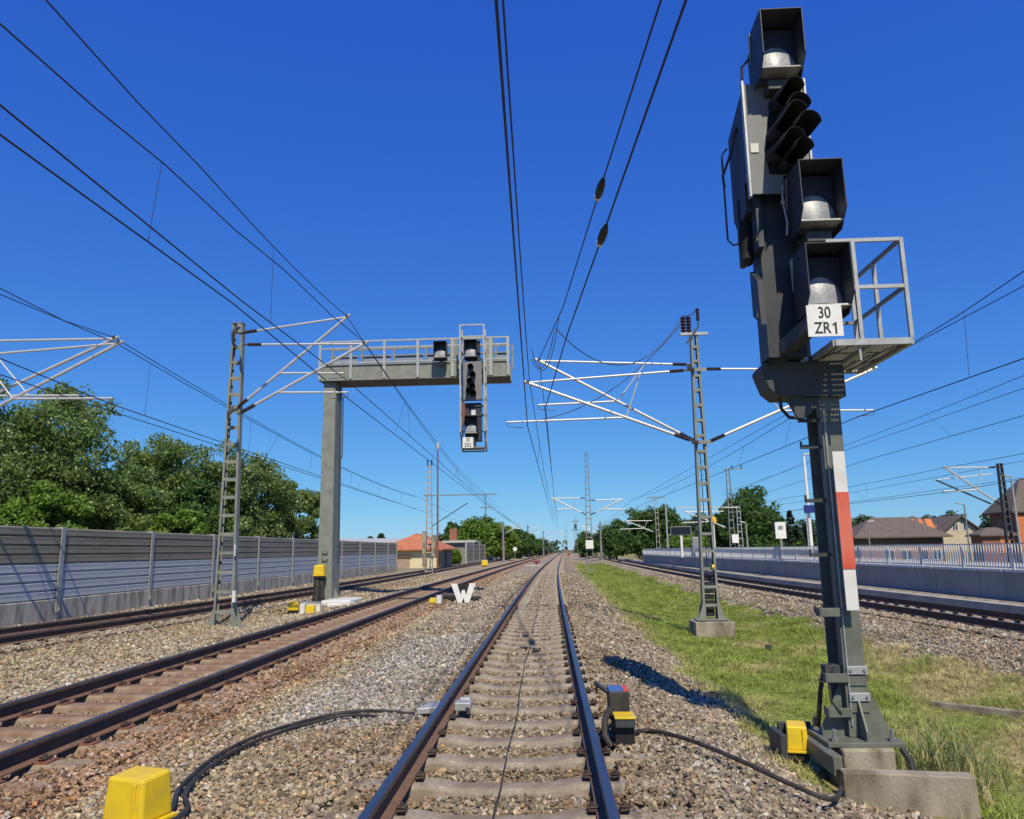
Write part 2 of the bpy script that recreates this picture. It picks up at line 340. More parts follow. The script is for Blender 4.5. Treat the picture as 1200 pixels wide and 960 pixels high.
vb = t.nodes.new('ShaderNodeSeparateColor'); t.links.new(vo.outputs['Color'], vb.inputs[0])
rg = t.nodes.new('ShaderNodeMapRange'); rg.inputs['To Min'].default_value = 0.55; rg.inputs['To Max'].default_value = 1.35; t.links.new(vb.outputs[0], rg.inputs[0])
sc = t.nodes.new('ShaderNodeVectorMath'); sc.operation = 'SCALE'; t.links.new(a1.outputs['Color'], sc.inputs[0]); t.links.new(rg.outputs[0], sc.inputs['Scale'])
nn = t.nodes.new('ShaderNodeTexNoise'); nn.inputs['Scale'].default_value = 1.6; nn.inputs['Detail'].default_value = 8; t.links.new(geo.outputs['Position'], nn.inputs['Vector'])
gr = t.nodes.new('ShaderNodeValToRGB'); gr.color_ramp.elements[0].position = 0.35; gr.color_ramp.elements[0].color = (0.16, 0.175, 0.05, 1); gr.color_ramp.elements[1].position = 0.68; gr.color_ramp.elements[1].color = (0.33, 0.28, 0.13, 1)
t.links.new(nn.outputs[0], gr.inputs[0])
mx = t.nodes.new('ShaderNodeMix'); mx.data_type = 'RGBA'; t.links.new(a2.outputs['Fac'], mx.inputs[0]); t.links.new(sc.outputs[0], mx.inputs[6]); t.links.new(gr.outputs[0], mx.inputs[7])
t.links.new(mx.outputs[2], b.inputs['Base Color'])
bp = t.nodes.new('ShaderNodeBump'); bp.inputs['Strength'].default_value = 0.9; bp.inputs['Distance'].default_value = 0.035
inv = t.nodes.new('ShaderNodeMath'); inv.operation = 'SUBTRACT'; inv.inputs[0].default_value = 1; t.links.new(vo.outputs['Distance'], inv.inputs[1])
t.links.new(inv.outputs[0], bp.inputs['Height']); t.links.new(bp.outputs[0], b.inputs['Normal'])
bed.data.materials.append(m)
tag(bed, kind='structure')

# ------------------------------------------------------------------ tracks
RAIL = [(-0.075, -0.172), (0.075, -0.172), (0.075, -0.160), (0.012, -0.143), (0.009, -0.048), (0.035, -0.040), (0.036, -0.012), (0.030, -0.003), (0.012, 0.0), (-0.012, 0.0), (-0.030, -0.003), (-0.036, -0.012), (-0.035, -0.040), (-0.009, -0.048), (-0.012, -0.143), (-0.075, -0.160)]
RMI = [2, 2, 2, 0, 0, 0, 0, 1, 1, 1, 0, 0, 0, 0, 2, 2]
def sleeper_mesh(name, m, flat=False):
    st = [(-1.30, -0.205), (-1.26, -0.192), (-0.98, -0.188), (-0.93, -0.182), (-0.56, -0.182), (-0.50, -0.190), (-0.34, -0.214), (0, -0.218), (0.34, -0.214), (0.50, -0.190), (0.56, -0.182), (0.93, -0.182), (0.98, -0.188), (1.26, -0.192), (1.30, -0.205)]
    if flat: st = [(x, -0.182 if abs(x) < 1.28 else -0.19) for x, _ in st]
    mb = MB(); o = 0
    for (x, z) in st:
        wt = 0.092 if abs(x) > 0.45 else 0.078
        for (dy, dz) in ((-0.150, -0.16), (-wt - 0.034, -0.030), (-wt, 0.0), (wt, 0.0), (wt + 0.034, -0.030), (0.150, -0.16)):
            mb.v.append((x, dy, z + dz))
    n = 6
    for i in range(len(st) - 1):
        for j in range(n - 1):
            a = i * n + j; mb.face((a, a + 1, a + n + 1, a + n))
    mb.face(range(n)); mb.face([(len(st) - 1) * n + j for j in range(n)][::-1])
    ob = mb.build(name, m); me = ob.data; bpy.data.objects.remove(ob); return me
SLP = sleeper_mesh('sleeper', 'sleeper'); SLR = sleeper_mesh('sleeper', 'sleeper_rusty', True)
def clip_mesh(m0, m1, plate):
    mb = MB()
    if plate: mb.cur = 1; mb.box(-0.10, 0.075, -0.085, 0.085, -0.182, -0.165); mb.cur = 0
    mb.box(-0.055, 0.01, -0.05, 0.05, -0.166, -0.150)
    mb.tube([(0.0, -0.055, -0.150), (-0.05, -0.062, -0.145), (-0.055, -0.03, -0.137), (0.012, -0.018, -0.138), (0.012, 0.018, -0.138), (-0.055, 0.03, -0.137), (-0.05, 0.062, -0.145), (0.0, 0.055, -0.150)], 0.009, 5)
    mb.tube([(-0.022, 0, -0.15), (-0.022, 0, -0.112)], 0.014, 6)
    ob = mb.build('rail_clip', [m0, m1]); me = ob.data; bpy.data.objects.remove(ob); return me
CLIP = clip_mesh('clip', 'clip', False); CLIPR = clip_mesh('clip', 'rust', True)

def track(label, cf, z, y0, pitch, n_ind, n_clip, sl, clipm, head, yend=420):
    t = thing('railway_track', label, 'track', (0, 0, 0), 'railway tracks side by side')
    yy = [-6, 3] + list(np.arange(8, 120, 6.0)) + list(np.arange(120, yend + 1, 15.0))
    for s in (-1, 1):
        mb = MB(); mb.sweep([(dx, dz) for dx, dz in RAIL], [(float(cf(y)) + s * 0.7535, y, z) for y in yy], RMI)
        mb.build('rail', ['rail_side', head, 'rail_foot'], t, smooth=True)
    spots = [y0 + pitch * k for k in range(int((240 - y0) / pitch))]
    for k, y in enumerate(spots[:n_ind]):
        o = bpy.data.objects.new('sleeper', sl); COL.objects.link(o); o.parent = t
        o.location = (float(cf(y)) + random.uniform(-0.015, 0.015), y + random.uniform(-0.012, 0.012), z + random.uniform(-0.004, 0.002)); o.rotation_euler = (0, 0, random.uniform(-0.006, 0.006))
        if k < n_clip:
            for s in (-1, 1):
                for q in (-1, 1):
                    c = bpy.data.objects.new('rail_clip', clipm); COL.objects.link(c); c.parent = o
                    c.location = (s * 0.7535 - q * 0.085, random.uniform(-0.008, 0.008), 0)
                    c.scale = (q, 1, 1)
                    if q < 0: c.scale = (1, 1, 1); c.rotation_euler = (0, 0, math.pi)
    vs = np.array([v.co[:] for v in sl.vertices]); fs = [tuple(p.vertices) for p in sl.polygons]
    mb = MB()
    for y in spots[n_ind:]:
        mb.add(vs + np.array([float(cf(y)), y, z]), fs)
    o = mb.build('far_sleepers', 'sleeper' if sl is SLP else 'sleeper_rusty', t, fix=False); o['kind'] = 'stuff'
    return spots
S1 = track('middle track with shiny blue-lit rails running straight ahead from the viewer', c1, 0.0, 3.40, 0.7345, 90, 30, SLP, CLIP, 'rail_head')
S2 = track('left neighbouring track with dark rails and rust stained sleepers', c2, 0.0, 3.0, 0.66, 90, 40, SLR, CLIPR, 'rail_head_dark')
S3 = track('far left track running along the foot of the noise barrier', c3, Z3, 10.0, 0.66, 60, 0, SLP, CLIP, 'rail_head_dark')
S4 = track('right hand track running along the low platform edge', c4, Z4, 10.0, 0.66, 70, 0, SLP, CLIP, 'rail_head_dark')

# ------------------------------------------------------------------ ballast stones (nobody could count them)
def stone_mesh(i):
    rng = np.random.default_rng(100 + i); bm = bmesh.new()
    for p in rng.normal(size=(11, 3)):
        p = p / np.linalg.norm(p) * rng.uniform(0.8, 1.05); bm.verts.new(p * np.array([1.0, 0.8, 0.62]))
    r = bmesh.ops.convex_hull(bm, input=bm.verts); bmesh.ops.delete(bm, geom=[e for e in r['geom_interior'] if isinstance(e, bmesh.types.BMVert)], context='VERTS')
    me = bpy.data.meshes.new('stone'); bm.to_mesh(me); bm.free(); me.materials.append(MATS['stone']); return me
STC = bpy.data.collections.new('stones')
for i in range(14): STC.objects.link(bpy.data.objects.new('stone', stone_mesh(i)))
def scatter(name, pts, rot, scl, tint, coll, variants, parent=None):
    me = bpy.data.meshes.new(name); n = len(pts)
    me.vertices.add(n); me.vertices.foreach_set('co', pts.astype(np.float32).ravel())
    for nm, ty, key, arr in (('rot', 'FLOAT_VECTOR', 'vector', rot), ('scl', 'FLOAT_VECTOR', 'vector', scl), ('tint', 'FLOAT_COLOR', 'color', np.concatenate([tint, np.ones((n, 1))], 1)), ('pick', 'INT', 'value', RNG.integers(0, variants, n))):
        a = me.attributes.new(nm, ty, 'POINT'); a.data.foreach_set(key, np.ascontiguousarray(arr, dtype=np.int32 if ty == 'INT' else np.float32).ravel())
    ob = bpy.data.objects.new(name, me); COL.objects.link(ob)
    if parent: ob.parent = parent
    ng = bpy.data.node_groups.new(name, 'GeometryNodeTree')
    ng.interface.new_socket('Geometry', in_out='INPUT', socket_type='NodeSocketGeometry'); ng.interface.new_socket('Geometry', in_out='OUTPUT', socket_type='NodeSocketGeometry')
    gi = ng.nodes.new('NodeGroupInput'); go = ng.nodes.new('NodeGroupOutput'); ip = ng.nodes.new('GeometryNodeInstanceOnPoints'); ci = ng.nodes.new('GeometryNodeCollectionInfo')
    ci.inputs['Collection'].default_value = coll; ci.inputs['Separate Children'].default_value = True; ci.inputs['Reset Children'].default_value = True
    def att(nm, ty):
        a = ng.nodes.new('GeometryNodeInputNamedAttribute'); a.data_type = ty; a.inputs['Name'].default_value = nm; return a.outputs[0]
    ng.links.new(gi.outputs[0], ip.inputs['Points']); ng.links.new(ci.outputs[0], ip.inputs['Instance']); ip.inputs['Pick Instance'].default_value = True
    ng.links.new(att('pick', 'INT'), ip.inputs['Instance Index']); ng.links.new(att('scl', 'FLOAT_VECTOR'), ip.inputs['Scale'])
    e2r = ng.nodes.new('FunctionNodeEulerToRotation'); ng.links.new(att('rot', 'FLOAT_VECTOR'), e2r.inputs[0]); ng.links.new(e2r.outputs[0], ip.inputs['Rotation'])
    ng.links.new(ip.outputs[0], go.inputs[0])
    md = ob.modifiers.new('scatter', 'NODES'); md.node_group = ng
    ob['kind'] = 'stuff'; return ob
def in_view(x, y): return (x > -0.80 * y - 1.5) & (x < 0.68 * y + 1.5)
def near_sleeper(y, spots, hw):
    s = np.array(spots); i = np.clip(np.searchsorted(s, y), 1, len(s) - 1)
    return np.minimum(np.abs(y - s[i]), np.abs(y - s[i - 1])) < hw
def stones(y0, y1, dens, r0, r1):
    n = int((y1 - y0) * 31 * dens); x = RNG.uniform(-16, 13.5, n); y = y0 + (y1 - y0) * RNG.random(n)
    k = in_view(x, y) & ~is_grass(x, y) & (x < wall_x(y) - 0.3) & (x > -14.05)
    k &= ~((x > c4(y) + 1.45))
    for cf, sp in ((c1, S1), (c2, S2), (c3, S3), (c4, S4)):
        d = np.abs(x - cf(y)); k &= ~(np.abs(d - 0.7535) < 0.085)
        k &= ~((d < 1.33) & near_sleeper(y, sp, 0.145) & (RNG.random(n) < np.where(d > 0.90, 0.25, 0.965 if cf is not c2 else 0.94)))
    x = x[k]; y = y[k]; n = len(x)
    r = RNG.uniform(r0, r1, n) * np.exp(RNG.normal(0, 0.18, n))
    z = height(x, y) + r * RNG.uniform(-0.1, 0.75, n)
    for cf, zt in ((c1, 0), (c2, 0), (c3, Z3), (c4, Z4)):
        d = np.abs(x - cf(y)) < 0.93
        z = np.where(d, np.minimum(z, zt - 0.195 - r * 0.2), z); r = np.where(d, r * 0.86, r)
        e = (np.abs(x - cf(y)) >= 0.93) & (np.abs(x - cf(y)) < 1.5); z = np.where(e, np.maximum(z, zt - 0.195 + r * RNG.uniform(-0.3, 0.35, n)), z)
    col = zone(x, y)
    col *= np.exp(RNG.normal(-0.05, 0.34, n))[:, None]; col *= np.exp(RNG.normal(0, 0.035, (n, 3)))
    u = RNG.random(n)
    col[u < 0.03] = col[u < 0.03] * np.array([1.25, 0.95, 0.66]); pale = (u > 0.92); col[pale] = col[pale] * 0.5 + np.array([0.24, 0.23, 0.215]); dk = (u > 0.80) & (u < 0.90); col[dk] = col[dk] * 0.55
    col = np.clip(col, 0.02, 0.62)
    rot = RNG.uniform(0, 2 * math.pi, (n, 3)); rot[:, 0] = RNG.normal(0, 0.5, n); rot[:, 1] = RNG.normal(0, 0.5, n)
    scl = r[:, None] * RNG.uniform(0.8, 1.25, (n, 3))
    return np.stack([x, y, z], -1), rot, scl, col
parts = [stones(3.2, 11, 950, 0.019, 0.031), stones(11, 24, 380, 0.026, 0.040), stones(24, 60, 90, 0.040, 0.058)]
bal = scatter('ballast_stones', *[np.concatenate([p[i] for p in parts]) for i in range(4)], STC, 14)
tag(bal, 'loose crushed stone ballast lying between and around the tracks', 'ballast')

# ------------------------------------------------------------------ grass
def tuft_mesh(i, nb, h, lean):
    rng = np.random.default_rng(200 + i); mb = MB()
    for k in range(nb):
        a = rng.uniform(0, 6.28); x0, y0 = rng.normal(0, 0.035, 2); hh = h * rng.uniform(0.5, 1.1); l = lean * rng.uniform(0.3, 1.2) * hh; wd = rng.uniform(0.003, 0.006)
        dx, dy = math.cos(a), math.sin(a); px, py = -dy * wd, dx * wd
        p1 = (x0 + dx * l * 0.35, y0 + dy * l * 0.35, hh * 0.6); p2 = (x0 + dx * l, y0 + dy * l, hh * rng.uniform(0.75, 1.0))
        mb.add([(x0 - px, y0 - py, -0.01), (x0 + px, y0 + py, -0.01), (p1[0] + px * .8, p1[1] + py * .8, p1[2]), (p1[0] - px * .8, p1[1] - py * .8, p1[2]), p2], [(0, 1, 2, 3), (3, 2, 4)])
    ob = mb.build('tuft', 'grass_blade', fix=False); me = ob.data; bpy.data.objects.remove(ob); return me
TUC = bpy.data.collections.new('tufts')
for i in range(8): TUC.objects.link(bpy.data.objects.new('tuft', tuft_mesh(i, 16, 0.13, 1.1)))
def grass(y0, y1, dens, sc):
    n = int((y1 - y0) * 8 * dens); x = RNG.uniform(1.6, 9.6, n); y = y0 + (y1 - y0) * RNG.random(n)
    k = in_view(x, y) & ((x > grass_l(y) - np.where(RNG.random(n) < 0.12, RNG.exponential(0.16, n), 0.08 * RNG.random(n))) & (x < grass_r(y) + RNG.exponential(0.15, n))) & (y < 118) & ~((x < 3.55) & (y < 7.2)) & ~((x > 2.4) & (x < 3.3) & (y < 8.35))
    x = x[k]; y = y[k]; n = len(x); z = height(x, y)
    dry = np.clip(0.5 * np.sin(x * 1.3 + 0.4 * y) * np.sin(y * 0.9 - x * 0.7) + 0.38 * np.sin(x * 3.1 - y * 2.3) + 0.55 * (x - 4.3) * 0.5 * (y < 20) + 0.04 - 0.024 * (y - 10), -0.3, 1.0)
    dry = np.clip(dry + RNG.normal(0, 0.18, n), 0, 1)[:, None]
    edge = np.exp(-(x - grass_l(y)) / 0.25)[:, None]; dry = np.clip(dry + 0.6 * edge, 0, 1)
    col = (1 - dry) * np.array([0.30, 0.37, 0.075]) + dry * np.array([0.56, 0.47, 0.24]); col *= np.exp(RNG.normal(0, 0.22, n))[:, None]
    rot = np.stack([RNG.normal(0, 0.28, n), RNG.normal(0, 0.28, n), RNG.uniform(0, 6.28, n)], -1)
    patch = 0.75 + 0.45 * np.sin(x * 2.1 + y * 1.3) * np.sin(y * 1.9 - x * 0.8)
    s = sc * RNG.uniform(0.7, 1.25, n) * np.clip(patch, 0.45, 1.3)
    return np.stack([x, y, z], -1), rot, np.stack([s * 1.3, s * 1.3, s], -1), col
parts = [grass(5, 14, 420, 0.72), grass(14, 30, 190, 0.95), grass(30, 118, 42, 1.4)]
gr_ob = scatter('grass', *[np.concatenate([p[i] for p in parts]) for i in range(4)], TUC, 8)
tag(gr_ob, 'short mown grass partly dried on the strip right of the middle track', 'grass')

# ------------------------------------------------------------------ noise barriers
def cassette_profile(x, z0, z1, ribs=2, d=0.05):
    pr = []; st = (z1 - z0) / ribs
    for k in range(ribs):
        a = z0 + st * k
        pr += [(x - d, a + 0.003), (x - d, a + st * 0.06), (x, a + st * 0.15), (x - 0.004, a + st * 0.5), (x, a + st * 0.84), (x - d, a + st - 0.003)]
    return pr + [(x - 0.12, z1 - 0.004), (x - 0.12, z0 + 0.004)]
def barrier(label, xf, posts, ztop, zbase, zpl, mats, group):
    t = thing('noise_barrier', label, 'noise barrier', (float(xf(posts[0])), posts[0], zbase), group)
    n = len(mats); hz = (ztop - zpl) / n
    for i in range(len(posts) - 1):
        a, b = posts[i], posts[i + 1]; xa, xb = float(xf(a)), float(xf(b))
        mb = MB(); pr = [(-0.16, zbase - 0.6), (0.02, zbase - 0.6), (0.02, zpl - 0.02), (0.0, zpl), (-0.16, zpl)]
        mb.prism(pr, lambda x, z: (xa + x, a + 0.006, z), lambda x, z: (xb + x, b - 0.006, z)); mb.build('plinth', 'concrete_plinth', t)
        for k in range(n):
            pr = cassette_profile(0, zpl + hz * k, zpl + hz * (k + 1)); mb = MB()
            mb.prism(pr, lambda x, z: (xa + x - 0.01, a + 0.02, z), lambda x, z: (xb + x - 0.01, b - 0.02, z)); mb.build('panel', mats[k], t)
    for y in posts:
        x = float(xf(y)); mb = MB()
        mb.box(x + 0.03, x + 0.055, y - 0.09, y + 0.09, zbase - 0.1, ztop + 0.03); mb.box(x - 0.2, x - 0.18, y - 0.09, y + 0.09, zbase - 0.1, ztop + 0.03); mb.box(x - 0.18, x + 0.03, y - 0.008, y + 0.008, zbase - 0.1, ztop + 0.03)
        p = mb.build('post', 'galv', t)
        mb = MB(); mb.box(x + 0.055, x + 0.13, y - 0.13, y + 0.13, zpl - 0.36, zpl - 0.30); mb.prism([(0.056, zpl - 0.30), (0.12, zpl - 0.30), (0.056, zpl + 0.02)], lambda q, z: (x + q, y - 0.01, z), lambda q, z: (x + q, y + 0.01, z)); mb.build('bracket', 'galv_dull', p)
    return t
barrier('long grey and blue ribbed noise barrier behind the left tracks', lambda y: -14.2 - 0.0 * y, [6.6 + 5.2 * k for k in range(13)] + [73.0], 2.45, -0.15, 0.42, ['panel_blue', 'panel_blue', 'panel_grey', 'panel_grey'], 'noise barriers along the left side')
barrier('distant plain grey noise barrier beyond the red roofed hut', lambda y: -11.75 + float(dev(y)) - 1.05 + (y - 110) * 0.012, [110 + 7.5 * k for k in range(13)], 2.70, -0.2, 0.2, ['panel_grey', 'panel_grey'], 'noise barriers along the left side')

# ------------------------------------------------------------------ right platform: low edge, panel wall, railing
lo = thing('low_platform', 'old low concrete platform strip beside the right hand track', 'platform', (12, 20, -0.2))
yy = list(np.arange(4, 130, 4.0)); mb = MB()
def lowx(y): return float(c4(y)) + 1.62
for y0, y1 in zip(yy[:-1], yy[1:]):
    mb.add([(lowx(y0) + 0.30, y0, -0.10), (lowx(y1) + 0.30, y1, -0.10), (max(float(wall_x(y1)), lowx(y1)+.6) + 0.1, y1, -0.085), (max(float(wall_x(y0)),lowx(y0)+.6) + 0.1, y0, -0.085)], [(0, 3, 2, 1)])
mb.build('paving', 'concrete', lo)
mb = MB()
for k in range(60):
    y0 = 6 + k * 2.0; y1 = y0 + 1.985; e = MB()
    e.add([(lowx(y0), y0, -0.40), (lowx(y1), y1, -0.40), (lowx(y1) + 0.30, y1, -0.40), (lowx(y0) + 0.30, y0, -0.40), (lowx(y0), y0, -0.085), (lowx(y1), y1, -0.085), (lowx(y1) + 0.30, y1, -0.085), (lowx(y0) + 0.30, y0, -0.085)], [(0, 3, 2, 1), (4, 5, 6, 7), (0, 1, 5, 4), (1, 2, 6, 5), (2, 3, 7, 6), (3, 0, 4, 7)])
    e.build('edge_stone', 'concrete_light', lo)

pl = thing('platform', 'raised platform with grey concrete panel wall and light coping', 'platform', (13.2, 22, -0.1))
P0, P1, PITCH = 9.0, 97.0, 1.30
n = int((P1 - P0) / PITCH)
for k in range(n):
    y0 = P0 + k * PITCH; y1 = y0 + PITCH - 0.018; xa, xb = float(wall_x(y0)), float(wall_x(y1)); j = random.uniform(-0.006, 0.006)
    mb = MB(); q = [(xa + j, y0), (xb + j, y1), (xb + 0.16, y1), (xa + 0.16, y0)]
    mb.prism(q, lambda x, y: (x, y, -0.5), lambda x, y: (x, y, 0.70)); mb.build('wall_panel', 'concrete_wall', pl, bevel=0.006 if k < 30 else 0)
    mb = MB(); q = [(xa - 0.05, y0 + 0.06), (xb - 0.05, y1 - 0.10), (xb + 0.30, y1 - 0.10), (xa + 0.30, y0 + 0.06)]
    mb.prism(q, lambda x, y: (x, y, 0.705), lambda x, y: (x, y, 0.775)); mb.build('coping', 'coping', pl)
mb = MB(); mb.add([(13.75, 2, 0.69), (12.0, 97, 0.69), (18.2, 97, 0.69), (19.7, 2, 0.69), (13.75, 2, -1), (12.0, 97, -1), (18.2, 97, -1), (19.7, 2, -1)], [(0, 1, 2, 3), (0, 4, 5, 1), (1, 5, 6, 2), (2, 6, 7, 3), (3, 7, 4, 0)]); mb.build('platform_deck', 'concrete_light', pl)
fe = thing('railing', 'pale metal baluster railing on top of the platform wall', 'railing', (13.3, 22, 0.775))
def fx(y): return float(wall_x(y)) + 0.10
mb = MB()
for z, h in ((0.83, 0.05), (1.50, 0.04)):
    b0 = MB(); b0.bar((fx(9), 9, z), (fx(97), 97, z), 0.05, h); b0.build('rail', 'fence', fe)
bal0 = MB(); bal0.box(-0.012, 0.012, -0.022, 0.022, 0.852, 1.482); bob = bal0.build('baluster', 'fence'); bme = bob.data; bpy.data.objects.remove(bob)
far = MB(); k = 0
y = 15.0
while y < 96.8:
    if k < 300:
        o = bpy.data.objects.new('baluster', bme); COL.objects.link(o); o.parent = fe; o.location = Vector((fx(y), y, 0)) - Vector((13.3, 22, 0.775))
    else: far.box(fx(y) - 0.012, fx(y) + 0.012, y - 0.022, y + 0.022, 0.852, 1.482)
    k += 1; y += 0.14
for y in np.arange(9.2, 15.0, 0.15): far.box(fx(y) - 0.012, fx(y) + 0.012, y - 0.022, y + 0.022, 0.852, 1.482)
far.build('far_balusters', 'fence', fe)['kind'] = 'stuff'
for y in np.arange(10, 97, 2.6):
    p = MB(); p.box(fx(y) - 0.02, fx(y) + 0.03, y - 0.03, y + 0.03, 0.775, 1.478); p.build('post', 'fence', fe)

# ------------------------------------------------------------------ insulators, lattice masts, cantilevers
def insulator(parent, p, q, r=0.05, n=7, m='porcelain', name='insulator'):
    p = Vector(p); q = Vector(q); pts = []; rr = []
    for i in range(2 * n + 1):
        pts.append(p.lerp(q, i / (2 * n))); rr.append(r if i % 2 else r * 0.55)
    return MB().tube(pts, r, 8, rr).build(name, m, parent, smooth=False)
def tubes(parent, name, p, q, r=0.03, m='alu'):
    return MB().tube([p, q], r, 8).build(name, m, parent, smooth=True)
def lattice(t, x, y, zb, zt, w0, w1, depth=0.22, step=0.52, m='green_grey', detail=True, axis='x'):
    """two channel legs joined by batten plates"""
    def P(a, d, z): return (x + a, y + d, z) if axis == 'x' else (x + d, y + a, z)
    L = zt - zb
    for s in (-1, 1):
        mb = MB()
        for (o0, o1, d) in ((0.0, -0.055, -depth / 2), (0.0, -0.055, depth / 2)):
            mb.bar(P(s * (w0 / 2 - 0.03), d, zb), P(s * (w1 / 2 - 0.03), d * 0.75, zt), 0.055, 0.012, (0, 1, 0))
        mb.bar(P(s * (w0 / 2 - 0.006), 0, zb), P(s * (w1 / 2 - 0.006), 0, zt), 0.012, depth * 0.9, (0, 1, 0))
        mb.build('leg', m, t)
    z = zb + 0.35; k = 0
    while z < zt - 0.1:
        f = (z - zb) / L; ww = w0 + (w1 - w0) * f; dd = depth * (1 - 0.25 * f) / 2
        for sd_ in (-1, 1):
            mb = MB(); a = P(-ww / 2 + 0.035, sd_ * (dd + 0.009), z); b = P(ww / 2 - 0.035, sd_ * (dd + 0.009), z); mb.bar(a, b, 0.010, 0.075); mb.build('batten', m, t)
        z += step * (1 - 0.15 * f); k += 1
    c = MB(); c.box(x - w1 / 2 - 0.01, x + w1 / 2 + 0.01, y - 0.12, y + 0.12, zt, zt + 0.02); c.build('cap', m, t)
def feet(t, x, y, zb, w0, m='green_grey'):
    for s in (-1, 1):
        for d in (-0.14, 0.14):
            mb = MB(); mb.prism([(s * (w0 / 2 - 0.06), zb), (s * (w0 / 2 + 0.14), zb), (s * (w0 / 2 + 0.0), zb + 0.42), (s * (w0 / 2 - 0.06), zb + 0.42)], lambda a, z: (x + a, y + d - 0.008, z), lambda a, z: (x + a, y + d + 0.008, z)); mb.build('gusset', m, t)
    mb = MB(); mb.box(x - w0 / 2 - 0.2, x + w0 / 2 + 0.2, y - 0.26, y + 0.26, zb - 0.03, zb - 0.002); mb.build('base_plate', m, t, bevel=0.004)
def cantilever(t, mast, tip, low, arm_end, brace=True, yoff=0.0, r=0.035):
    """top tube, inclined strut and registration arm on mast, reaching to tip (messenger clamp)"""
    mast = Vector(mast); tip = Vector(tip); low = Vector(low); arm = Vector(arm_end)
    d = (tip - mast); L = d.length; d.normalize()
    a = mast + d * 0.14; b = mast + d * 0.52
    insulator(t, a, b, 0.058); tubes(t, 'top_tube', b, tip, r * 0.85); tubes(t, 'clamp', mast, a, 0.024, 'dark_steel')
    e = (tip - low).normalized(); a2 = low + e * 0.10; b2 = low + e * 0.52
    insulator(t, a2, b2, 0.064); tubes(t, 'strut', b2, tip + e * 0.12, r * 1.15); tubes(t, 'clamp', low, a2, 0.026, 'dark_steel')
    # registration arm hangs from the strut where it crosses the arm height
    f = (arm.z + 0.05 - low.z) / (tip.z - low.z); f = min(max(f, 0.2), 0.8); st = low.lerp(tip, f)
    ra = tubes(t, 'registration_arm', st + (arm - st).normalized() * -0.04, arm, r * 0.8)
    dr = MB(); dr.tube([arm + Vector((0.0, 0, -0.01)), arm + Vector((0.02, 0, -0.12)), arm + Vector((0.45 if arm.x < mast.x else -0.45, 0, -0.16))], 0.010, 6); dr.build('steady_arm', 'dark_steel', ra)
    if brace:
        tubes(t, 'brace', st, mast.lerp(tip, 0.30), r * 0.55)
    MB().tube([tip + Vector((0, -0.04, 0.03)), tip + Vector((0, 0.04, 0.03))], 0.045, 8).build('saddle', 'dark_steel', t)

MG = 'overhead line masts along the tracks'
# mast between the two left tracks
t = thing('catenary_mast', 'green lattice mast with two cantilevers standing between the left tracks', 'mast', (-8.61, 20.7, -0.3), MG)
lattice(t, -8.61, 20.7, -0.25, 8.04, 0.56, 0.30); feet(t, -8.61, 20.7, -0.25, 0.56)
MB().box(-9.2, -8.0, 20.15, 21.25, -0.6, -0.29).build('foundation', 'concrete_light', t)
for z in (7.72, 5.46):
    mb = MB(); mb.bar((-8.72, 20.55, z), (-8.20, 19.75, z + 0.0), 0.09, 0.10); mb.build('bracket', 'galv_dull', t)
cantilever(t, (-8.55, 20.6, 7.74), (-5.48, 20.6, 8.12), (-8.62, 20.6, 5.50), (-5.53, 20.6, 6.50), False)
cantilever(t, (-8.10, 19.8, 7.18), (-4.78, 19.8, 7.10), (-8.15, 19.8, 5.26), (-5.20, 19.8, 5.78), False)
MB().box(-8.36, -8.33, 20.5, 20.56, 1.55, 1.85).build('number_plate', 'white_dirty', t)
MB().box(-8.34, -8.26, 20.46, 20.55, 0.35, 0.65).build('number_plate', 'white_dirty', t)

# mast on the grass strip, right of the middle track
t = thing('catenary_mast', 'green lattice mast on a concrete block in the grass strip', 'mast', (4.24, 21, -0.9), MG)
MB().box(3.74, 4.74, 20.5, 21.5, -1.1, -0.33).build('foundation', 'concrete', t, bevel=0.02)
lattice(t, 4.24, 21.0, -0.28, 7.40, 0.44, 0.20, 0.24, 0.47); feet(t, 4.24, 21.0, -0.28, 0.42)
cantilever(t, (4.12, 20.95, 6.55), (-0.10, 20.95, 6.78), (4.15, 20.95, 4.38), (-0.15, 20.95, 5.52))
cantilever(t, (3.92, 20.3, 6.25), (-0.42, 20.3, 6.02), (3.92, 20.3, 4.32), (-1.0, 20.3, 4.95))
cantilever(t, (4.40, 20.95, 6.42), (9.05, 20.95, 6.28), (4.42, 20.95, 4.36), (8.93, 20.95, 5.14))
for z in (6.38, 4.36):
    mb = MB(); mb.bar((4.16, 20.9, z), (3.90, 20.25, z - 0.06), 0.08, 0.09); mb.build('bracket', 'dark_steel', t)
    mb = MB(); mb.box(4.02, 4.5, 20.84, 20.88, z - 0.05, z + 0.05); mb.build('bracket', 'galv_dull', t)
mb = MB(); mb.bar((3.86, 20.9, 7.42), (4.62, 20.9, 7.42), 0.07, 0.08); mb.build('cross_arm', 'galv', t)
for x in (3.95, 4.10): insulator(t, (x, 20.9, 7.46), (x, 20.9, 7.92), 0.085, 5)
mb = MB(); mb.bar((4.02, 20.86, 7.15), (4.36, 20.86, 7.62), 0.05, 0.06); mb.tube([(4.36, 20.86, 7.60), (4.36, 20.86, 7.82)], 0.02, 6); mb.build('bracket', 'dark_steel', t)
insulator(t, (4.36, 20.86, 7.78), (4.36, 20.86, 8.14), 0.06, 5)
mb = MB(); mb.tube([(4.36, 20.86, 8.14), (4.22, 20.87, 7.98), (4.05, 20.88, 7.93), (3.95, 20.9, 7.95)], 0.014, 6); mb.build('jumper_cable', 'rubber', t)
wb = MB()
for k in range(5): wb.box(4.13, 4.36, 21.02, 21.2, 0.05 + k * 0.16, 0.17 + k * 0.16)
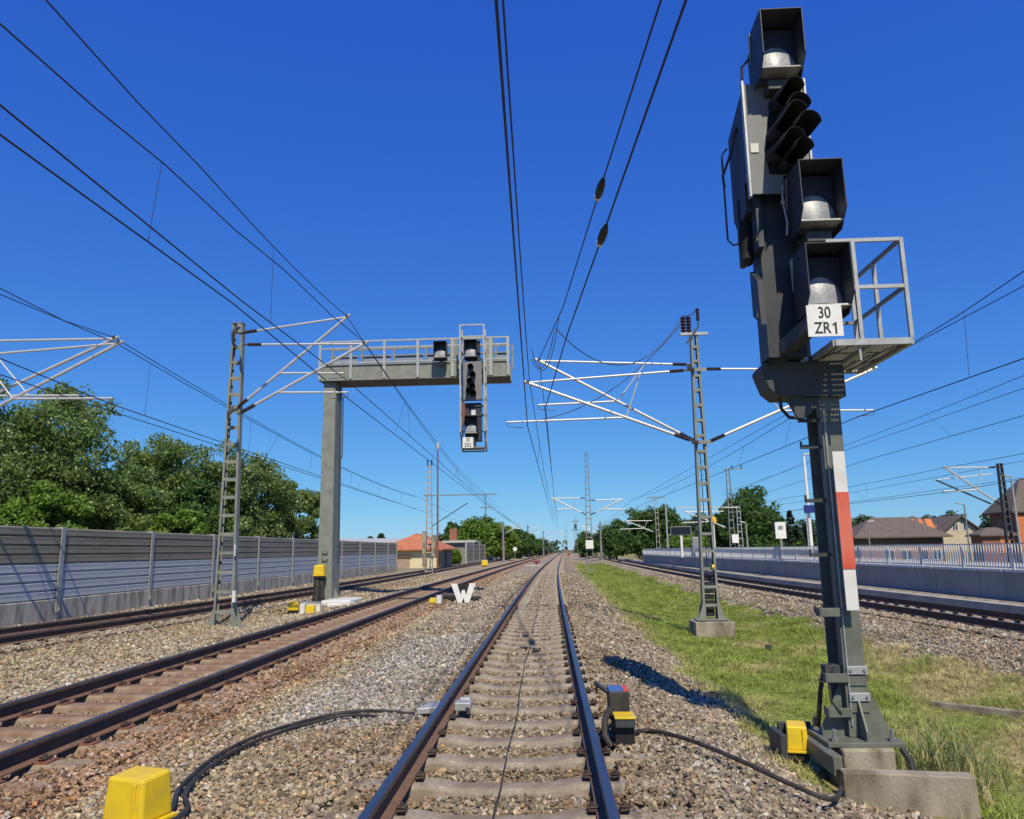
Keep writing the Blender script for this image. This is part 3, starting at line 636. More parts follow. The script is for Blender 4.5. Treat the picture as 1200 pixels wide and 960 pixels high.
wb.box(4.15, 4.34, 21.0, 21.18, -0.22, 0.0); wb.build('tension_weight', 'black', t)
MB().tube([(4.24, 21.1, 0.8), (4.24, 21.1, 4.2)], 0.012, 6).build('tension_cable', 'wire', t)
MB().tube([(4.30, 20.8, 1.05), (4.36, 20.8, 1.05)], 0.06, 10).build('warning_light', 'yellow', t)

# mast beyond the left edge of the frame: its cantilevers reach in
t = thing('catenary_mast', 'double cantilever of a mast just outside the left edge, over the far left track', 'mast', (-15.6, 18, -0.3), MG)
lattice(t, -15.6, 18.0, -0.3, 7.6, 0.5, 0.28, 0.3)
cantilever(t, (-15.4, 18.0, 6.98), (-10.62, 18.0, 6.92), (-15.4, 18.0, 4.75), (-11.4, 18.0, 5.50), False)
cantilever(t, (-15.0, 17.4, 6.35), (-10.15, 17.4, 6.62), (-15.0, 17.4, 4.1), (-10.2, 17.4, 5.28))
tubes(t, 'brace', (-13.2, 17.4, 6.45), (-12.25, 17.4, 5.40), 0.018)

# masts further along
def far_mast(label, x, y, zb, zt, w0, w1, arms, mname='green_grey', step=0.8, extra=None):
    t = thing('catenary_mast', label, 'mast', (x, y, zb), MG)
    lattice(t, x, y, zb, zt, w0, w1, 0.26, step, mname)
    for (tx, zt_, zl, ax, az) in arms:
        s = 1 if tx > x else -1
        cantilever(t, (x + s * 0.12, y, zt_), (tx, y, zt_ + 0.05), (x + s * 0.12, y, zl), (ax, y, az), r=0.05)
    if extra: extra(t)
    return t
def x688(t):
    MB().box(3.22, 3.86, 65.6, 65.64, 1.6, 2.3).build('sign_plate', 'white', t)
far_mast('slender bare lattice mast with white cantilevers on both sides and a white plate', 3.55, 66, -0.5, 9.75, 0.62, 0.26, [(0.55, 5.85, 4.4, 0.9, 4.95), (6.5, 5.65, 4.4, 6.7, 4.85)], 'galv_dull', 0.55, x688)
def x503(t):
    mb = MB(); mb.bar((-9.9, 61.9, 6.05), (-4.0, 61.9, 6.05), 0.10, 0.09); mb.build('cross_arm', 'galv_dull', t)
    mb = MB(); mb.tube([(-4.87, 61.9, 6.0), (-4.87, 61.9, 4.2)], 0.05, 8); mb.bar((-5.3, 61.9, 5.0), (-4.4, 61.9, 5.0), 0.08, 0.08); mb.build('drop_post', 'galv_dull', t)
    tubes(t, 'stay', (-9.2, 61.9, 3.6), (-6.3, 61.9, 5.4), 0.035, 'dark_steel')
    for dx in (-0.12, 0.22): insulator(t, (-9.44 + dx, 61.9, 8.5), (-9.44 + dx, 61.9, 8.95), 0.07, 4)
    MB().box(-9.95, -9.65, 61.7, 62.3, 0.4, 3.2).build('weight_stack', 'concrete', t)
    MB().box(-9.2, -8.9, 61.7, 62.3, 1.2, 2.9).build('weight_stack', 'concrete', t)
far_mast('pale weathered lattice mast with long cross arm in front of the red roofed hut', -9.44, 62, -0.3, 8.5, 0.62, 0.34, [], 'concrete_light', 0.5, x503)
def conc(label, x, y, zt, tips):
    t = thing('catenary_mast', label, 'mast', (x, y, -0.5), MG)
    MB().tube([(x, y, -0.5), (x, y, zt)], 0.2, 8, [0.24, 0.15]).build('pole', 'galv_dull', t, smooth=True)
    for (tx, zt_, zl, ax, az) in tips: cantilever(t, (x, y, zt_), (tx, y, zt_), (x, y, zl), (ax, y, az), r=0.06)
    return t
conc('grey pole mast standing by the distant noise barrier', -6.05 - 1.0, 125, 6.2, [(-4.0, 5.6, 4.2, -4.2, 5.0)])
conc('second grey pole mast down the left tracks, near the bright trees', -4.3, 175, 7.2, [(-1.6, 6.6, 4.8, -1.5, 5.4)])
conc('small remote pole mast at the end of the left tracks', -1.2, 240, 7.4, [(1.2, 6.8, 5.0, 1.5, 5.6)])
far_mast('lattice mast with stacked cross arms beside the middle track far ahead', 5.5, 150, -0.5, 7.6, 0.7, 0.35, [], 'galv_dull', 1.0,
         lambda t: [MB().bar((5.5 - a, 149.8, z), (5.5 + a, 149.8, z), 0.1, 0.1).build('cross_arm', 'dark_steel', t) for a, z in ((0.7, 6.9), (0.9, 5.2))] and MB().box(5.25, 5.75, 149.5, 149.7, 5.4, 6.3).build('transformer', 'dark_steel', t))
far_mast('remote lattice mast beside the middle track near the vanishing point', 5.6, 225, -0.5, 8.0, 0.7, 0.35, [(2.5, 6.6, 5.0, 2.8, 5.6)], 'galv_dull', 1.4)
def x770(t):
    mb = MB(); mb.bar((12.9, 99.9, 7.95), (15.3, 99.9, 7.95), 0.12, 0.12); mb.build('cross_arm', 'galv_dull', t)
    MB().tube([(15.0, 98, -0.4), (15.0, 98, 7.0)], 0.11, 8).build('twin_pole', 'galv', t)
far_mast('grey lattice mast with top cross arm before the big dark tree', 14.1, 100, -0.4, 7.95, 0.5, 0.36, [(10.2, 5.0, 3.4, 9.4, 4.0)], 'concrete_light', 0.8, x770)
conc('pole mast with cantilever left of the dark right hand trees', 9.6, 140, 6.4, [(6.2, 5.6, 4.2, 6.6, 4.8)])
def x855(t):
    mb = MB(); mb.bar((17.2, 74.9, 8.92), (19.0, 74.9, 8.92), 0.10, 0.10); mb.build('cross_arm', 'galv_dull', t)
    for x in (18.0, 18.9): insulator(t, (x, 74.9, 8.95), (x, 74.9, 9.3), 0.07, 4)
    MB().box(17.5, 18.1, 74.6, 74.66, 1.9, 2.7).build('sign_plate', 'white', t)
    mb = MB(); mb.bar((12.5, 74.9, 5.35), (18.4, 74.9, 5.25), 0.12, 0.12); mb.build('top_tube', 'alu', t)
far_mast('tall thin lattice mast with small cross bar before the rounded right tree', 17.6, 75, 0.6, 8.92, 0.55, 0.34, [(13.3, 4.9, 3.2, 13.0, 3.9)], 'galv_dull', 0.8, x855)
far_mast('short lattice mast just right of the tall thin one', 18.6, 76, 0.6, 5.4, 0.5, 0.34, [], 'galv', 0.7)
far_mast('dark lattice mast with cantilevers reaching left before the brick station building', 25.95, 45, 0.0, 5.95, 0.42, 0.26, [(22.9, 5.75, 3.55, 22.6, 4.45)], 'dark_steel', 0.45,
         lambda t: [tubes(t, 'strut', (25.3, 45.2, 3.7), (22.4, 45.2, 5.12), 0.05, 'dark_steel'), tubes(t, 'top_tube', (25.6, 45.2, 5.4), (22.4, 45.2, 5.12), 0.03)])

# ------------------------------------------------------------------ overhead wires
def wire(parent, name, pts, r=0.011, sag=0.0, nseg=14):
    pts = [Vector(p) for p in pts]; P = []
    for a, b in zip(pts[:-1], pts[1:]):
        L = (b - a).length; k = max(2, min(nseg, int(L / 2)))
        for i in range(k): 
            f = i / k; q = a.lerp(b, f); q.z -= sag * 4 * f * (1 - f) * min(1, L / 40); P.append(q)
    P.append(pts[-1])
    MB().tube(P, r, 5, caps=False).build(name, 'wire', parent, fix=False, smooth=True); return P
def at_y(P, y):
    for a, b in zip(P[:-1], P[1:]):
        if (a.y - y) * (b.y - y) <= 0 and abs(a.y - b.y) > 1e-6: return a.lerp(b, (y - a.y) / (b.y - a.y))
    return None
def line(label, msg, con, ys_, r=0.011, sag=0.5):
    t = thing('overhead_line', label, 'overhead line', (con[0][0], con[0][1], con[0][2]), 'overhead lines above the tracks')
    M = wire(t, 'messenger_wire', msg, r, sag); C = wire(t, 'contact_wire', con, r * 1.15)
    for y in ys_:
        a, b = at_y(M, y), at_y(C, y)
        if a and b: MB().tube([a, b], 0.005, 4, caps=False).build('dropper', 'wire', t, fix=False)
    return t, M, C
line('lower wire pair passing almost overhead above the middle track', [(-0.20, -8, 6.3), (-0.26, 5.83, 6.2), (-0.37, 20.3, 6.10), (0.35, 66, 5.95), (1.4, 125, 6.9), (4.9, 300, 6.9)], [(-0.18, -8, 5.05), (-0.24, 4.38, 5.05), (-0.45, 20.3, 4.85), (0.3, 66, 4.95), (1.2, 125, 5.4), (4.8, 300, 5.5)], [30, 38, 46, 54, 75, 85, 95])
t, M3, M4 = line('upper wire pair with two black insulators sweeping to the top right', [(2.2, -4, 7.4), (1.31, 7.07, 7.1), (0.95, 11.05, 7.0), (0.49, 16.53, 6.9), (-0.09, 20.95, 6.84), (0.7, 66, 5.95), (1.9, 125, 6.9)], [(2.2, -3, 6.8), (1.37, 6.19, 6.4), (0.93, 10.7, 6.1), (0.52, 15.24, 5.9), (0.05, 20.95, 5.45), (0.75, 66, 4.95), (1.8, 125, 5.4)], [36, 50], 0.012, 0.0)
for p, d in (((0.95, 11.05, 7.0), (-0.08, 1.0, -0.02)), ((0.93, 10.7, 6.1), (-0.09, 1.0, -0.045))):
    p = Vector(p); d = Vector(d).normalized(); pts = [p + d * q for q in (-0.36, -0.32, -0.26, -0.1, 0.1, 0.26, 0.32, 0.40)]
    MB().tube(pts, 0.05, 10, [0.014, 0.03, 0.040, 0.064, 0.064, 0.045, 0.03, 0.014]).build('insulator', 'black', t, smooth=True)
    MB().tube([p + d * 0.22, p + d * 0.30], 0.06, 10, [0.056, 0.05]).build('insulator_cap', 'white', t, smooth=True)
for a, b, dp in (((-0.27, 18.2, 6.15), (0.31, 18.2, 6.86), 0.55), ((-0.26, 17.2, 6.15), (0.40, 17.2, 6.86), 0.85)):
    a = Vector(a); b = Vector(b); MB().tube([a.lerp(b, f / 10) - Vector((0, 0, dp * 4 * (f / 10) * (1 - f / 10))) for f in range(11)], 0.010, 5).build('jumper_cable', 'rubber', t)
a = Vector((0.33, 18.1, 6.88)); b = Vector((3.95, 20.9, 7.92))
MB().tube([a.lerp(b, f / 16) - Vector((0, 0, 1.15 * 4 * (f / 16) * (1 - f / 16))) for f in range(17)], 0.012, 5).build('feeder_cable', 'rubber', t)
a = Vector((4.05, 20.9, 7.9)); b = Vector((-0.1, 20.3, 5.0))
MB().tube([a.lerp(b, f / 16) - Vector((0, 0, 0.55 * 4 * (f / 16) * (1 - f / 16))) for f in range(17)], 0.011, 5).build('feeder_cable', 'rubber', t)
t, _, _ = line('upper wire pair over the left neighbouring track, from the top left corner', [(-5.65, -6, 7.9), (-5.52, 7.49, 7.8), (-5.40, 11.21, 7.7), (-5.48, 20.6, 8.14), (-5.3, 62, 6.1), (-4.4, 125, 5.6)], [(-5.43, -6, 6.15), (-5.43, 6.86, 6.1), (-5.42, 12.97, 6.1), (-5.45, 20.6, 6.30), (-5.0, 62, 5.5), (-4.2, 125, 5.0)], [14.6, 30, 38, 46, 54])
line('lower wire pair over the left neighbouring track, crossing the lattice mast cantilever', [(-5.9, -6, 7.2), (-5.6, 6.95, 7.1), (-5.34, 9.97, 7.1), (-5.14, 14.55, 7.2), (-4.78, 19.8, 7.15), (-4.87, 62, 6.1), (-4.2, 125, 5.6)], [(-5.9, -6, 5.9), (-5.56, 7.08, 5.9), (-5.38, 12.7, 5.9), (-5.2, 19.8, 5.62), (-4.9, 62, 5.3), (-4.1, 125, 5.0)], [9.9, 26, 34, 42, 50])
line('wire pair over the far left track in front of the trees', [(-10.5, 2, 6.75), (-10.39, 13.65, 6.7), (-10.2, 17.4, 6.62), (-10.2, 62, 5.9), (-9.0, 125, 5.9)], [(-10.7, 2, 5.5), (-10.63, 14.16, 5.45), (-10.25, 17.4, 5.15), (-10.3, 62, 4.9), (-9.1, 125, 5.0)], [19, 26, 33, 40, 47, 54])
line('higher wire pair over the far left track ending at the double cantilever', [(-10.8, 2, 6.75), (-10.63, 13.98, 6.7), (-10.62, 18.0, 6.95), (-10.5, 62, 6.0)], [(-11.6, 2, 5.6), (-11.5, 18.0, 5.4), (-10.5, 62, 5.0)], [30, 44])
line('wire pair over the right hand track, crossing behind the big signal', [(9.6, 2, 6.8), (9.16, 14.28, 6.6), (8.9, 20.95, 6.32), (7.4, 66, 5.7), (8.0, 140, 5.6)], [(9.9, 2, 5.1), (9.18, 14.67, 5.0), (8.55, 20.95, 4.98), (7.2, 66, 4.85), (7.9, 140, 4.8)], [16.3, 27, 33, 40, 48, 56])
t = thing('overhead_line', 'single feeder wire just under the top wire at the right edge', 'overhead line', (9.3, 14.5, 6.4), 'overhead lines above the tracks')
wire(t, 'feeder_wire', [(9.7, 2, 6.6), (9.29, 14.54, 6.4), (8.9, 20.9, 6.3), (7.5, 66, 5.6)], 0.010)
line('wire pair beyond the platform, middle right of the sky', [(15.6, 8, 7.2), (16.01, 25.71, 7.0), (16.7, 43.62, 7.0), (17.0, 75, 6.4)], [(16.3, 8, 5.9), (17.19, 27.92, 6.0), (17.23, 42.14, 6.0), (16.5, 75, 5.2)], [33, 50], 0.012, 0.1)
t = thing('overhead_line', 'lone wire just below the pair beyond the platform', 'overhead line', (16.7, 27, 6.8), 'overhead lines above the tracks')
wire(t, 'feeder_wire', [(16.2, 8, 6.9), (16.69, 26.91, 6.8), (16.9, 75, 6.6)], 0.012)
line('low wire pair above the station roofs at the right edge', [(23, 20, 6.0), (22.9, 45, 5.8), (20.5, 100, 6.4)], [(23, 20, 4.7), (22.8, 45, 4.4), (20.3, 100, 4.8)], [36, 55, 65, 75, 85], 0.014, 0.3)
line('uppermost thin wires over the station roofs', [(33.5, 40, 7.0), (32.8, 54, 7.0), (28, 150, 7.2)], [(34, 40, 6.0), (33.9, 56, 6.0), (28, 150, 5.8)], [65, 80, 95], 0.016, 0.3)


# ------------------------------------------------------------------ the big signal at the right
def head(t, xc, zt, yf, wd, hh, dp, lens=True):
    """signal lamp in a square hood with cut-back cheeks; opening faces -Y at yf, top at zt"""
    x0, x1 = xc - wd / 2, xc + wd / 2; zb = zt - hh; yb = yf + dp; th = 0.012
    prof = [(yb, zt), (yf, zt), (yf, zb + hh * 0.26), (yf + dp * 0.38, zb), (yb, zb)]
    mb = MB()
    for a, b in ((x0, x0 + th), (x1 - th, x1)): mb.prism(prof, lambda y, z: (a, y, z), lambda y, z: (b, y, z))
    mb.box(x0 + th, x1 - th, yf + 0.002, yb, zt - th, zt - 0.001); mb.box(x0 + th, x1 - th, yb - 0.012, yb - 0.001, zb, zt - th)
    hd = mb.build('hood', 'hood', t, bevel=0.003)
    mb = MB(); zl = zb + hh * 0.13; yl = yf + dp * 0.20
    mb.prism([(yl, zl - 0.022), (yl + 0.015, zl), (yb - 0.02, zl + 0.035), (yb - 0.02, zl - 0.022)], lambda y, z: (x0 + th + 0.001, y, z), lambda y, z: (x1 - th - 0.001, y, z)); mb.build('sill', 'galv', hd)
    # domed lens behind the sill
    cz = zl + 0.045; rx = wd * 0.468; rz = hh * 0.42; yc = yf + dp * 0.62; dm = MB(); o = 0; nr = 7; na = 24
    for i in range(nr + 1):
        q = i / nr
        for j in range(na):
            a = math.pi * j / (na - 1); dm.v.append((xc + math.cos(a) * rx * q, yc - 0.05 * math.cos(q * math.pi / 2), cz + math.sin(a) * rz * q))
    for i in range(nr):
        for j in range(na - 1):
            a = i * na + j; dm.face((a, a + 1, a + na + 1, a + na))
    dm.build('lens', 'lens', hd, smooth=True)
    mb = MB(); mb.box(x0 + th + 0.001, x1 - th - 0.001, yc + 0.003, yc + 0.010, zb + 0.02, zt - 0.05); mb.build('lamp_board', 'lamp_board', hd)
    bk = MB(); bk.box(xc - wd * 0.42, xc + wd * 0.42, yb, yb + 0.20, zb + 0.05, zt - 0.08); bk.build('lamp_case', 'hood', t, bevel=0.01)
    return hd

sg = thing('railway_signal', 'tall dark signal with three hooded lamps and 30 ZR1 plate on the right', 'signal', (2.87, 7.85, -0.35))
px0, px1, py0, py1 = 2.77, 2.97, 7.72, 8.14
mb = MB(); mb.box(px0, px1, py0, py0 + 0.018, -0.20, 3.40); mb.box(px0, px1, py1 - 0.018, py1, -0.20, 3.40); mb.box(2.862, 2.878, py0 + 0.018, py1 - 0.018, -0.20, 3.40)
mb.box(px0 + 0.004, px0 + 0.016, py0 + 0.018, py0 + 0.11, -0.20, 3.40)
mb.build('mast', 'mast_green', sg, bevel=0.003)
mb = MB(); mb.box(2.50, 3.19, 7.52, 8.20, -0.245, -0.205); mb.build('base_plate', 'mast_green', sg, bevel=0.005)
for q in ((px0, 2.55), (px1, 3.16)):
    mb = MB(); sgn = 1 if q[1] > q[0] else -1
    mb.prism([(q[0] + sgn * 0.001, -0.204), (q[1], -0.204), (q[1], -0.12), (q[0] + sgn * 0.001, 0.30)], lambda x, z: (x, 7.80, z), lambda x, z: (x, 7.818, z)); mb.build('gusset', 'mast_green', sg)
mb = MB(); mb.prism([(7.719, -0.204), (7.55, -0.204), (7.55, -0.12), (7.719, 0.18)], lambda y, z: (2.862, y, z), lambda y, z: (2.88, y, z)); mb.build('gusset', 'mast_green', sg)
for x in (2.58, 3.10):
    for y in (7.58, 8.1):
        mb = MB(); mb.tube([(x, y, -0.204), (x, y, -0.10)], 0.018, 6); mb.tube([(x, y, -0.204), (x, y, -0.175)], 0.034, 6); mb.build('bolt', 'galv_dull', sg)
mb = MB(); mb.box(2.44, 2.52, 7.25, 8.25, -0.36, -0.25); mb.box(2.425, 2.44, 7.2, 8.25, -0.40, -0.25); mb.build('side_channel', 'mast_green', sg, bevel=0.004)
mb = MB(); mb.box(2.60, 3.06, 7.45, 8.15, -0.70, -0.247); mb.build('foundation', 'concrete', sg, bevel=0.02)
# straps with bolts around the lower mast
for z in (0.36, 0.12):
    mb = MB(); mb.box(px0 + 0.02, px1 + 0.012, py0 - 0.03, py0 - 0.001, z, z + 0.075); st = mb.build('strap', 'galv', sg, bevel=0.004)
    for x in (2.82, 2.95):
        b = MB(); b.tube([(x, py0 - 0.045, z + 0.04), (x, py0 - 0.03, z + 0.04)], 0.014, 6); b.build('bolt', 'galv_dull', st)
    mb = MB(); mb.box(px0 + 0.02, px1 + 0.006, py0 - 0.014, py0 - 0.001, z - 0.10, z - 0.012); mb.build('strap_plate', 'mast_green', sg)
# steps: channel stubs pointing left
for z in (2.81, 2.54, 2.0, 1.47, 0.93):
    mb = MB(); mb.box(2.58, px0 - 0.001, 7.80, 7.84, z - 0.018, z + 0.018); mb.box(2.58, 2.592, 7.80, 7.84, z + 0.018, z + 0.055); mb.build('step', 'dark_steel', sg)
for z in (0.93, 0.33, 0.02):
    mb = MB(); mb.box(2.60, px0 + 0.03, py0 - 0.03, py0 - 0.002, z - 0.04, z + 0.04); mb.box(2.585, 2.60, py0 - 0.03, py0 + 0.10, z - 0.04, z + 0.04); mb.build('step', 'mast_green', sg, bevel=0.003)
# red and white mast board
t2 = MB(); t2.box(2.80, 2.915, 7.58, 7.595, 0.955, 2.46); mboard = t2.build('mast_board', 'white_dirty', sg)
t2 = MB(); t2.box(2.798, 2.917, 7.573, 7.579, 1.337, 2.065); t2.build('red_field', 'red', mboard)
for z in (1.1, 2.3):
    b = MB(); b.box(2.84, 2.88, 7.596, py0 - 0.001, z, z + 0.04); b.build('bracket', 'galv_dull', sg)
mb = MB(); mb.tube([(2.80, py0 - 0.012, -0.1), (2.80, py0 - 0.012, 2.9)], 0.009, 6); mb.build('earth_rod', 'galv', sg, smooth=True)
# cross bracket and platform
mb = MB(); mb.prism([(2.20, 3.33), (2.27, 3.12), (2.36, 3.04), (3.02, 3.02), (3.02, 3.39), (2.24, 3.39)], lambda x, z: (x, 7.66, z), lambda x, z: (x, 8.02, z)); mb.build('cross_bracket', 'dark_steel', sg, bevel=0.004)
mb = MB(); mb.prism([(2.44, 3.02), (2.54, 2.82), (2.62, 2.82), (2.768, 2.96), (2.768, 3.02)], lambda x, z: (x, 7.70, z), lambda x, z: (x, 7.74, z)); mb.build('bracket', 'dark_steel', sg)
mb = MB(); mb.tube([(2.38, 7.72, 3.03), (2.39, 7.72, 2.92), (2.46, 7.72, 2.83), (2.56, 7.73, 2.82), (2.68, 7.74, 2.88), (2.76, 7.75, 3.0)], 0.018, 8); mb.build('cable_loop', 'rubber', sg, smooth=True)
PX0, PX1, PY0, PY1, PZ = 2.75, 3.46, 7.12, 8.34, 3.43
fr = MB()
for a, b in (((PX0, PY0), (PX1, PY0)), ((PX1, PY0), (PX1, PY1)), ((PX1, PY1), (PX0, PY1)), ((PX0, PY1), (PX0, PY0))):
    fr.bar((a[0], a[1], PZ), (b[0], b[1], PZ), 0.04, 0.06)
fr.bar((3.1, PY0, PZ - 0.01), (3.1, PY1, PZ - 0.01), 0.05, 0.07); pf = fr.build('platform_frame', 'galv', sg)
for k in range(23):
    g_ = MB(); x = PX0 + 0.03 + k * 0.0295; g_.box(x, x + 0.004, PY0 + 0.02, PY1 - 0.02, PZ + 0.002, PZ + 0.028); g_.build('grating_bar', 'galv_dull', pf)
for k in range(26):
    g_ = MB(); y = PY0 + 0.04 + k * 0.0445; g_.box(PX0 + 0.02, PX1 - 0.02, y, y + 0.012, PZ + 0.004, PZ + 0.026); g_.build('grating_bar', 'galv_dull', pf)
for k in range(3):
    g_ = MB(); g_.bar((2.92 + k * 0.06, 7.14, 3.40), (2.92 + k * 0.06, 7.14, 3.26 if k == 1 else 3.39), 0.02, 0.02); g_.build('hanger', 'galv', pf)
for (x, y) in ((PX1, PY0), (PX0 + 0.25, PY0), (PX1, PY1), (PX1, 7.75)):
    g_ = MB(); g_.bar((x, y, PZ + 0.03), (x, y, 4.45), 0.035, 0.035); g_.build('railing_post', 'galv', sg)
for z in (4.44, 3.97):
    g_ = MB(); g_.bar((PX0 if z > 4 else 2.94, PY0, z), (PX1, PY0, z), 0.03, 0.035); g_.build('railing_bar', 'galv', sg)
    g_ = MB(); g_.bar((PX1, PY0, z), (PX1, PY1, z), 0.03, 0.035); g_.build('railing_bar', 'galv_dull', sg)
    g_ = MB(); g_.bar((PX1, PY1, z), (PX0 + 0.2, PY1, z), 0.03, 0.035); g_.build('railing_bar', 'galv_dull', sg)
# upper carrier column
mb = MB(); mb.box(2.24, 2.62, 7.50, 7.80, 3.40, 5.04); mb.box(2.26, 2.50, 7.58, 7.80, 5.04, 6.30); mb.build('carrier', 'hood', sg, bevel=0.004)
mb = MB()
for z in np.arange(3.45, 4.4, 0.16): mb.box(2.52, 2.545, 7.50, 7.58, z, z + 0.02)
mb.bar((2.40, 7.66, 3.46), (2.62, 7.50, 3.60), 0.05, 0.10); mb.bar((2.60, 7.55, 3.36), (2.60, 7.55, 4.6), 0.03, 0.04); mb.bar((2.72, 7.75, 3.36), (2.72, 7.75, 4.4), 0.03, 0.04); mb.build('stay', 'galv_dull', sg)
mb = MB(); mb.bar((2.34, 7.70, 3.42), (2.60, 7.06, 3.66), 0.14, 0.13); mb.build('bracket', 'dark_steel', sg)
mb = MB(); mb.prism([(7.38, 4.16), (7.62, 4.34), (7.62, 3.86), (7.36, 3.70)], lambda y, z: (2.15, y, z), lambda y, z: (2.21, y, z)); pcv = mb.build('side_cover', 'hood', sg, bevel=0.003)
mb = MB(); mb.prism([(7.42, 5.24), (7.60, 5.36), (7.60, 4.50), (7.40, 4.52)], lambda y, z: (2.20, y, z), lambda y, z: (2.26, y, z)); pcv2 = mb.build('side_cover', 'hood', sg, bevel=0.003)
for par, x, z in ((pcv, 2.149, 3.80), (pcv2, 2.199, 4.60)):
    mb = MB(); mb.prism([(7.41, z), (7.47, z), (7.44, z + 0.075)], lambda y, zz: (x, y, zz), lambda y, zz: (x - 0.003, y, zz)); mb.build('warning_triangle', 'yellow', par)
# panel box
mb = MB(); mb.prism([(2.14, 5.05), (2.475, 5.05), (2.475, 5.24), (2.76, 5.24), (2.76, 6.27), (2.14, 6.27)], lambda x, z: (x, 7.32, z), lambda x, z: (x, 7.34, z)); pn = mb.build('signal_panel', 'signal_panel', sg, bevel=0.004)
for x in (2.125, 2.755):
    mb = MB(); mb.box(x, x + 0.02, 7.30, 7.37, 5.02 if x < 2.5 else 5.24, 6.30); mb.build('panel_edge', 'galv', pn)
mb = MB(); mb.prism([(7.345, 6.22), (8.0, 6.02), (8.0, 5.05), (7.85, 4.85), (7.51, 4.95), (7.49, 5.24), (7.345, 5.24)], lambda y, z: (2.13, y, z), lambda y, z: (2.72, y, z)); mb.build('panel_case', 'hood', sg, bevel=0.006)
mb = MB(); mb.box(2.17, 2.25, 7.31, 7.32, 5.50, 5.60); mb.build('latch', 'galv', pn)
mb = MB(); mb.tube([(2.10, 7.95, 5.9), (2.05, 8.0, 5.85), (2.05, 8.0, 4.85), (2.10, 7.98, 4.78), (2.2, 7.9, 4.78)], 0.011, 6); mb.build('grab_rail', 'dark_steel', sg, smooth=True)
mb = MB(); mb.box(2.11, 2.16, 7.75, 7.82, 4.45, 5.2); mb.build('stay', 'dark_steel', sg)
mb = MB(); mb.tube([(2.05, 7.98, 5.45), (2.02, 7.9, 5.55), (2.09, 7.75, 5.75), (2.12, 7.6, 5.95)], 0.014, 6); mb.build('cable_loop', 'rubber', sg, smooth=True)
# black tube hoods over the panel lamps
def visor(t, p, L, r, dx, dz, name='visor'):
    p = Vector(p); d = Vector((dx, -1.0, dz)).normalized(); mb = MB(); n = 18; u = d.cross(Vector((0, 0, 1))).normalized(); k = u.cross(d); rows = []
    for ring, (f, rad) in enumerate(((0.0, r), (0.5, r * 1.02), (1.0, r * 1.06))):
        for j in range(n):
            a = 2 * math.pi * j / n; cut = 1.0 if math.sin(a) > -0.2 else 0.45
            mb.v.append(tuple(p + d * (L * f * cut) + (u * math.cos(a) + k * math.sin(a)) * rad))
    for ring in range(2):
        for j in range(n):
            a = ring * n + j; b = ring * n + (j + 1) % n; mb.face((a, b, b + n, a + n))
    mb.face(range(n)); o = mb.build(name, 'hood_black', t, smooth=True)
    so = o.modifiers.new('s', 'SOLIDIFY'); so.thickness = 0.006
    return o
mb = MB(); mb.prism([(2.34, 5.26), (2.58, 5.24), (2.64, 5.50), (2.60, 5.66), (2.68, 5.88), (2.63, 6.05), (2.50, 6.14), (2.40, 6.02), (2.36, 5.80), (2.31, 5.55)], lambda x, z: (x, 7.305, z), lambda x, z: (x, 7.318, z)); mb.build('lamp_screen', 'hood_black', pn)
for (x, z) in ((2.47, 6.00), (2.54, 5.83), (2.42, 5.66), (2.53, 5.56), (2.40, 5.44), (2.50, 5.36)):
    v_ = visor(sg, (x, 7.32, z), 0.34 + 0.28 * ((x * 37 + z * 11) % 1), 0.088 + 0.022 * ((x * 13 + z * 7) % 1), 0.10, -0.08 + 0.05 * math.sin(z * 9))
    MB().tube([(x, 7.318, z), (x, 7.300, z)], 0.07, 14).build('lamp', 'window_glass', v_, smooth=True)
mb = MB(); mb.tube([(2.17, 7.7, 4.92), (2.16, 7.68, 4.72), (2.17, 7.7, 4.58), (2.15, 7.66, 4.48), (2.14, 7.60, 4.44)], 0.07, 10, [0.06, 0.085, 0.075, 0.07, 0.05]); mb.build('black_cover', 'hood_black', sg, smooth=True)
# the three lamps and their number plate
for xc, zt in ((2.47, 6.86), (2.715, 5.22), (2.705, 4.37)):
    head(sg, xc, zt, 6.95, 0.42, 0.66, 0.44)
for xc, zt in ((2.47, 6.86), (2.715, 5.22), (2.705, 4.37)):
    mb = MB(); mb.prism([(7.30, zt - 0.02), (7.38, zt - 0.02), (7.36, zt - 0.34)], lambda y, z: (xc - 0.215, y, z), lambda y, z: (xc - 0.223, y, z)); mb.build('mounting_plate', 'galv', sg)
    mb = MB(); mb.box(xc - 0.12, xc + 0.12, 7.15, 7.50, zt - 0.76, zt - 0.66); mb.build('bracket', 'dark_steel', sg, bevel=0.004)
mb = MB(); mb.bar((2.42, 7.55, 6.2), (2.42, 7.50, 6.7), 0.12, 0.10); mb.build('stay', 'dark_steel', sg)
mb = MB(); mb.tube([(2.24, 7.35, 6.58), (2.17, 7.40, 6.52), (2.16, 7.42, 6.25), (2.2, 7.45, 6.1)], 0.014, 6); mb.build('cable_loop', 'rubber', sg, smooth=True)
mb = MB(); mb.tube([(2.46, 7.30, 5.12), (2.435, 7.28, 5.04), (2.44, 7.28, 4.90), (2.47, 7.3, 4.72), (2.46, 7.32, 4.6)], 0.012, 6); mb.build('cable_loop', 'galv', sg, smooth=True)
mb = MB(); mb.box(2.42, 2.46, 7.29, 7.31, 4.93, 4.955); mb.build('marker', 'orange', sg)
mb = MB(); mb.box(2.445, 2.765, 6.93, 6.94, 3.445, 3.745); pnp = mb.build('number_plate', 'white', sg, bevel=0.002)
text_mesh('lettering', '30', 0.152, 'black', pnp, (2.605, 6.928, 3.668), 0.78); text_mesh('lettering', 'ZR', 0.152, 'black', pnp, (2.578, 6.928, 3.522), 0.78)
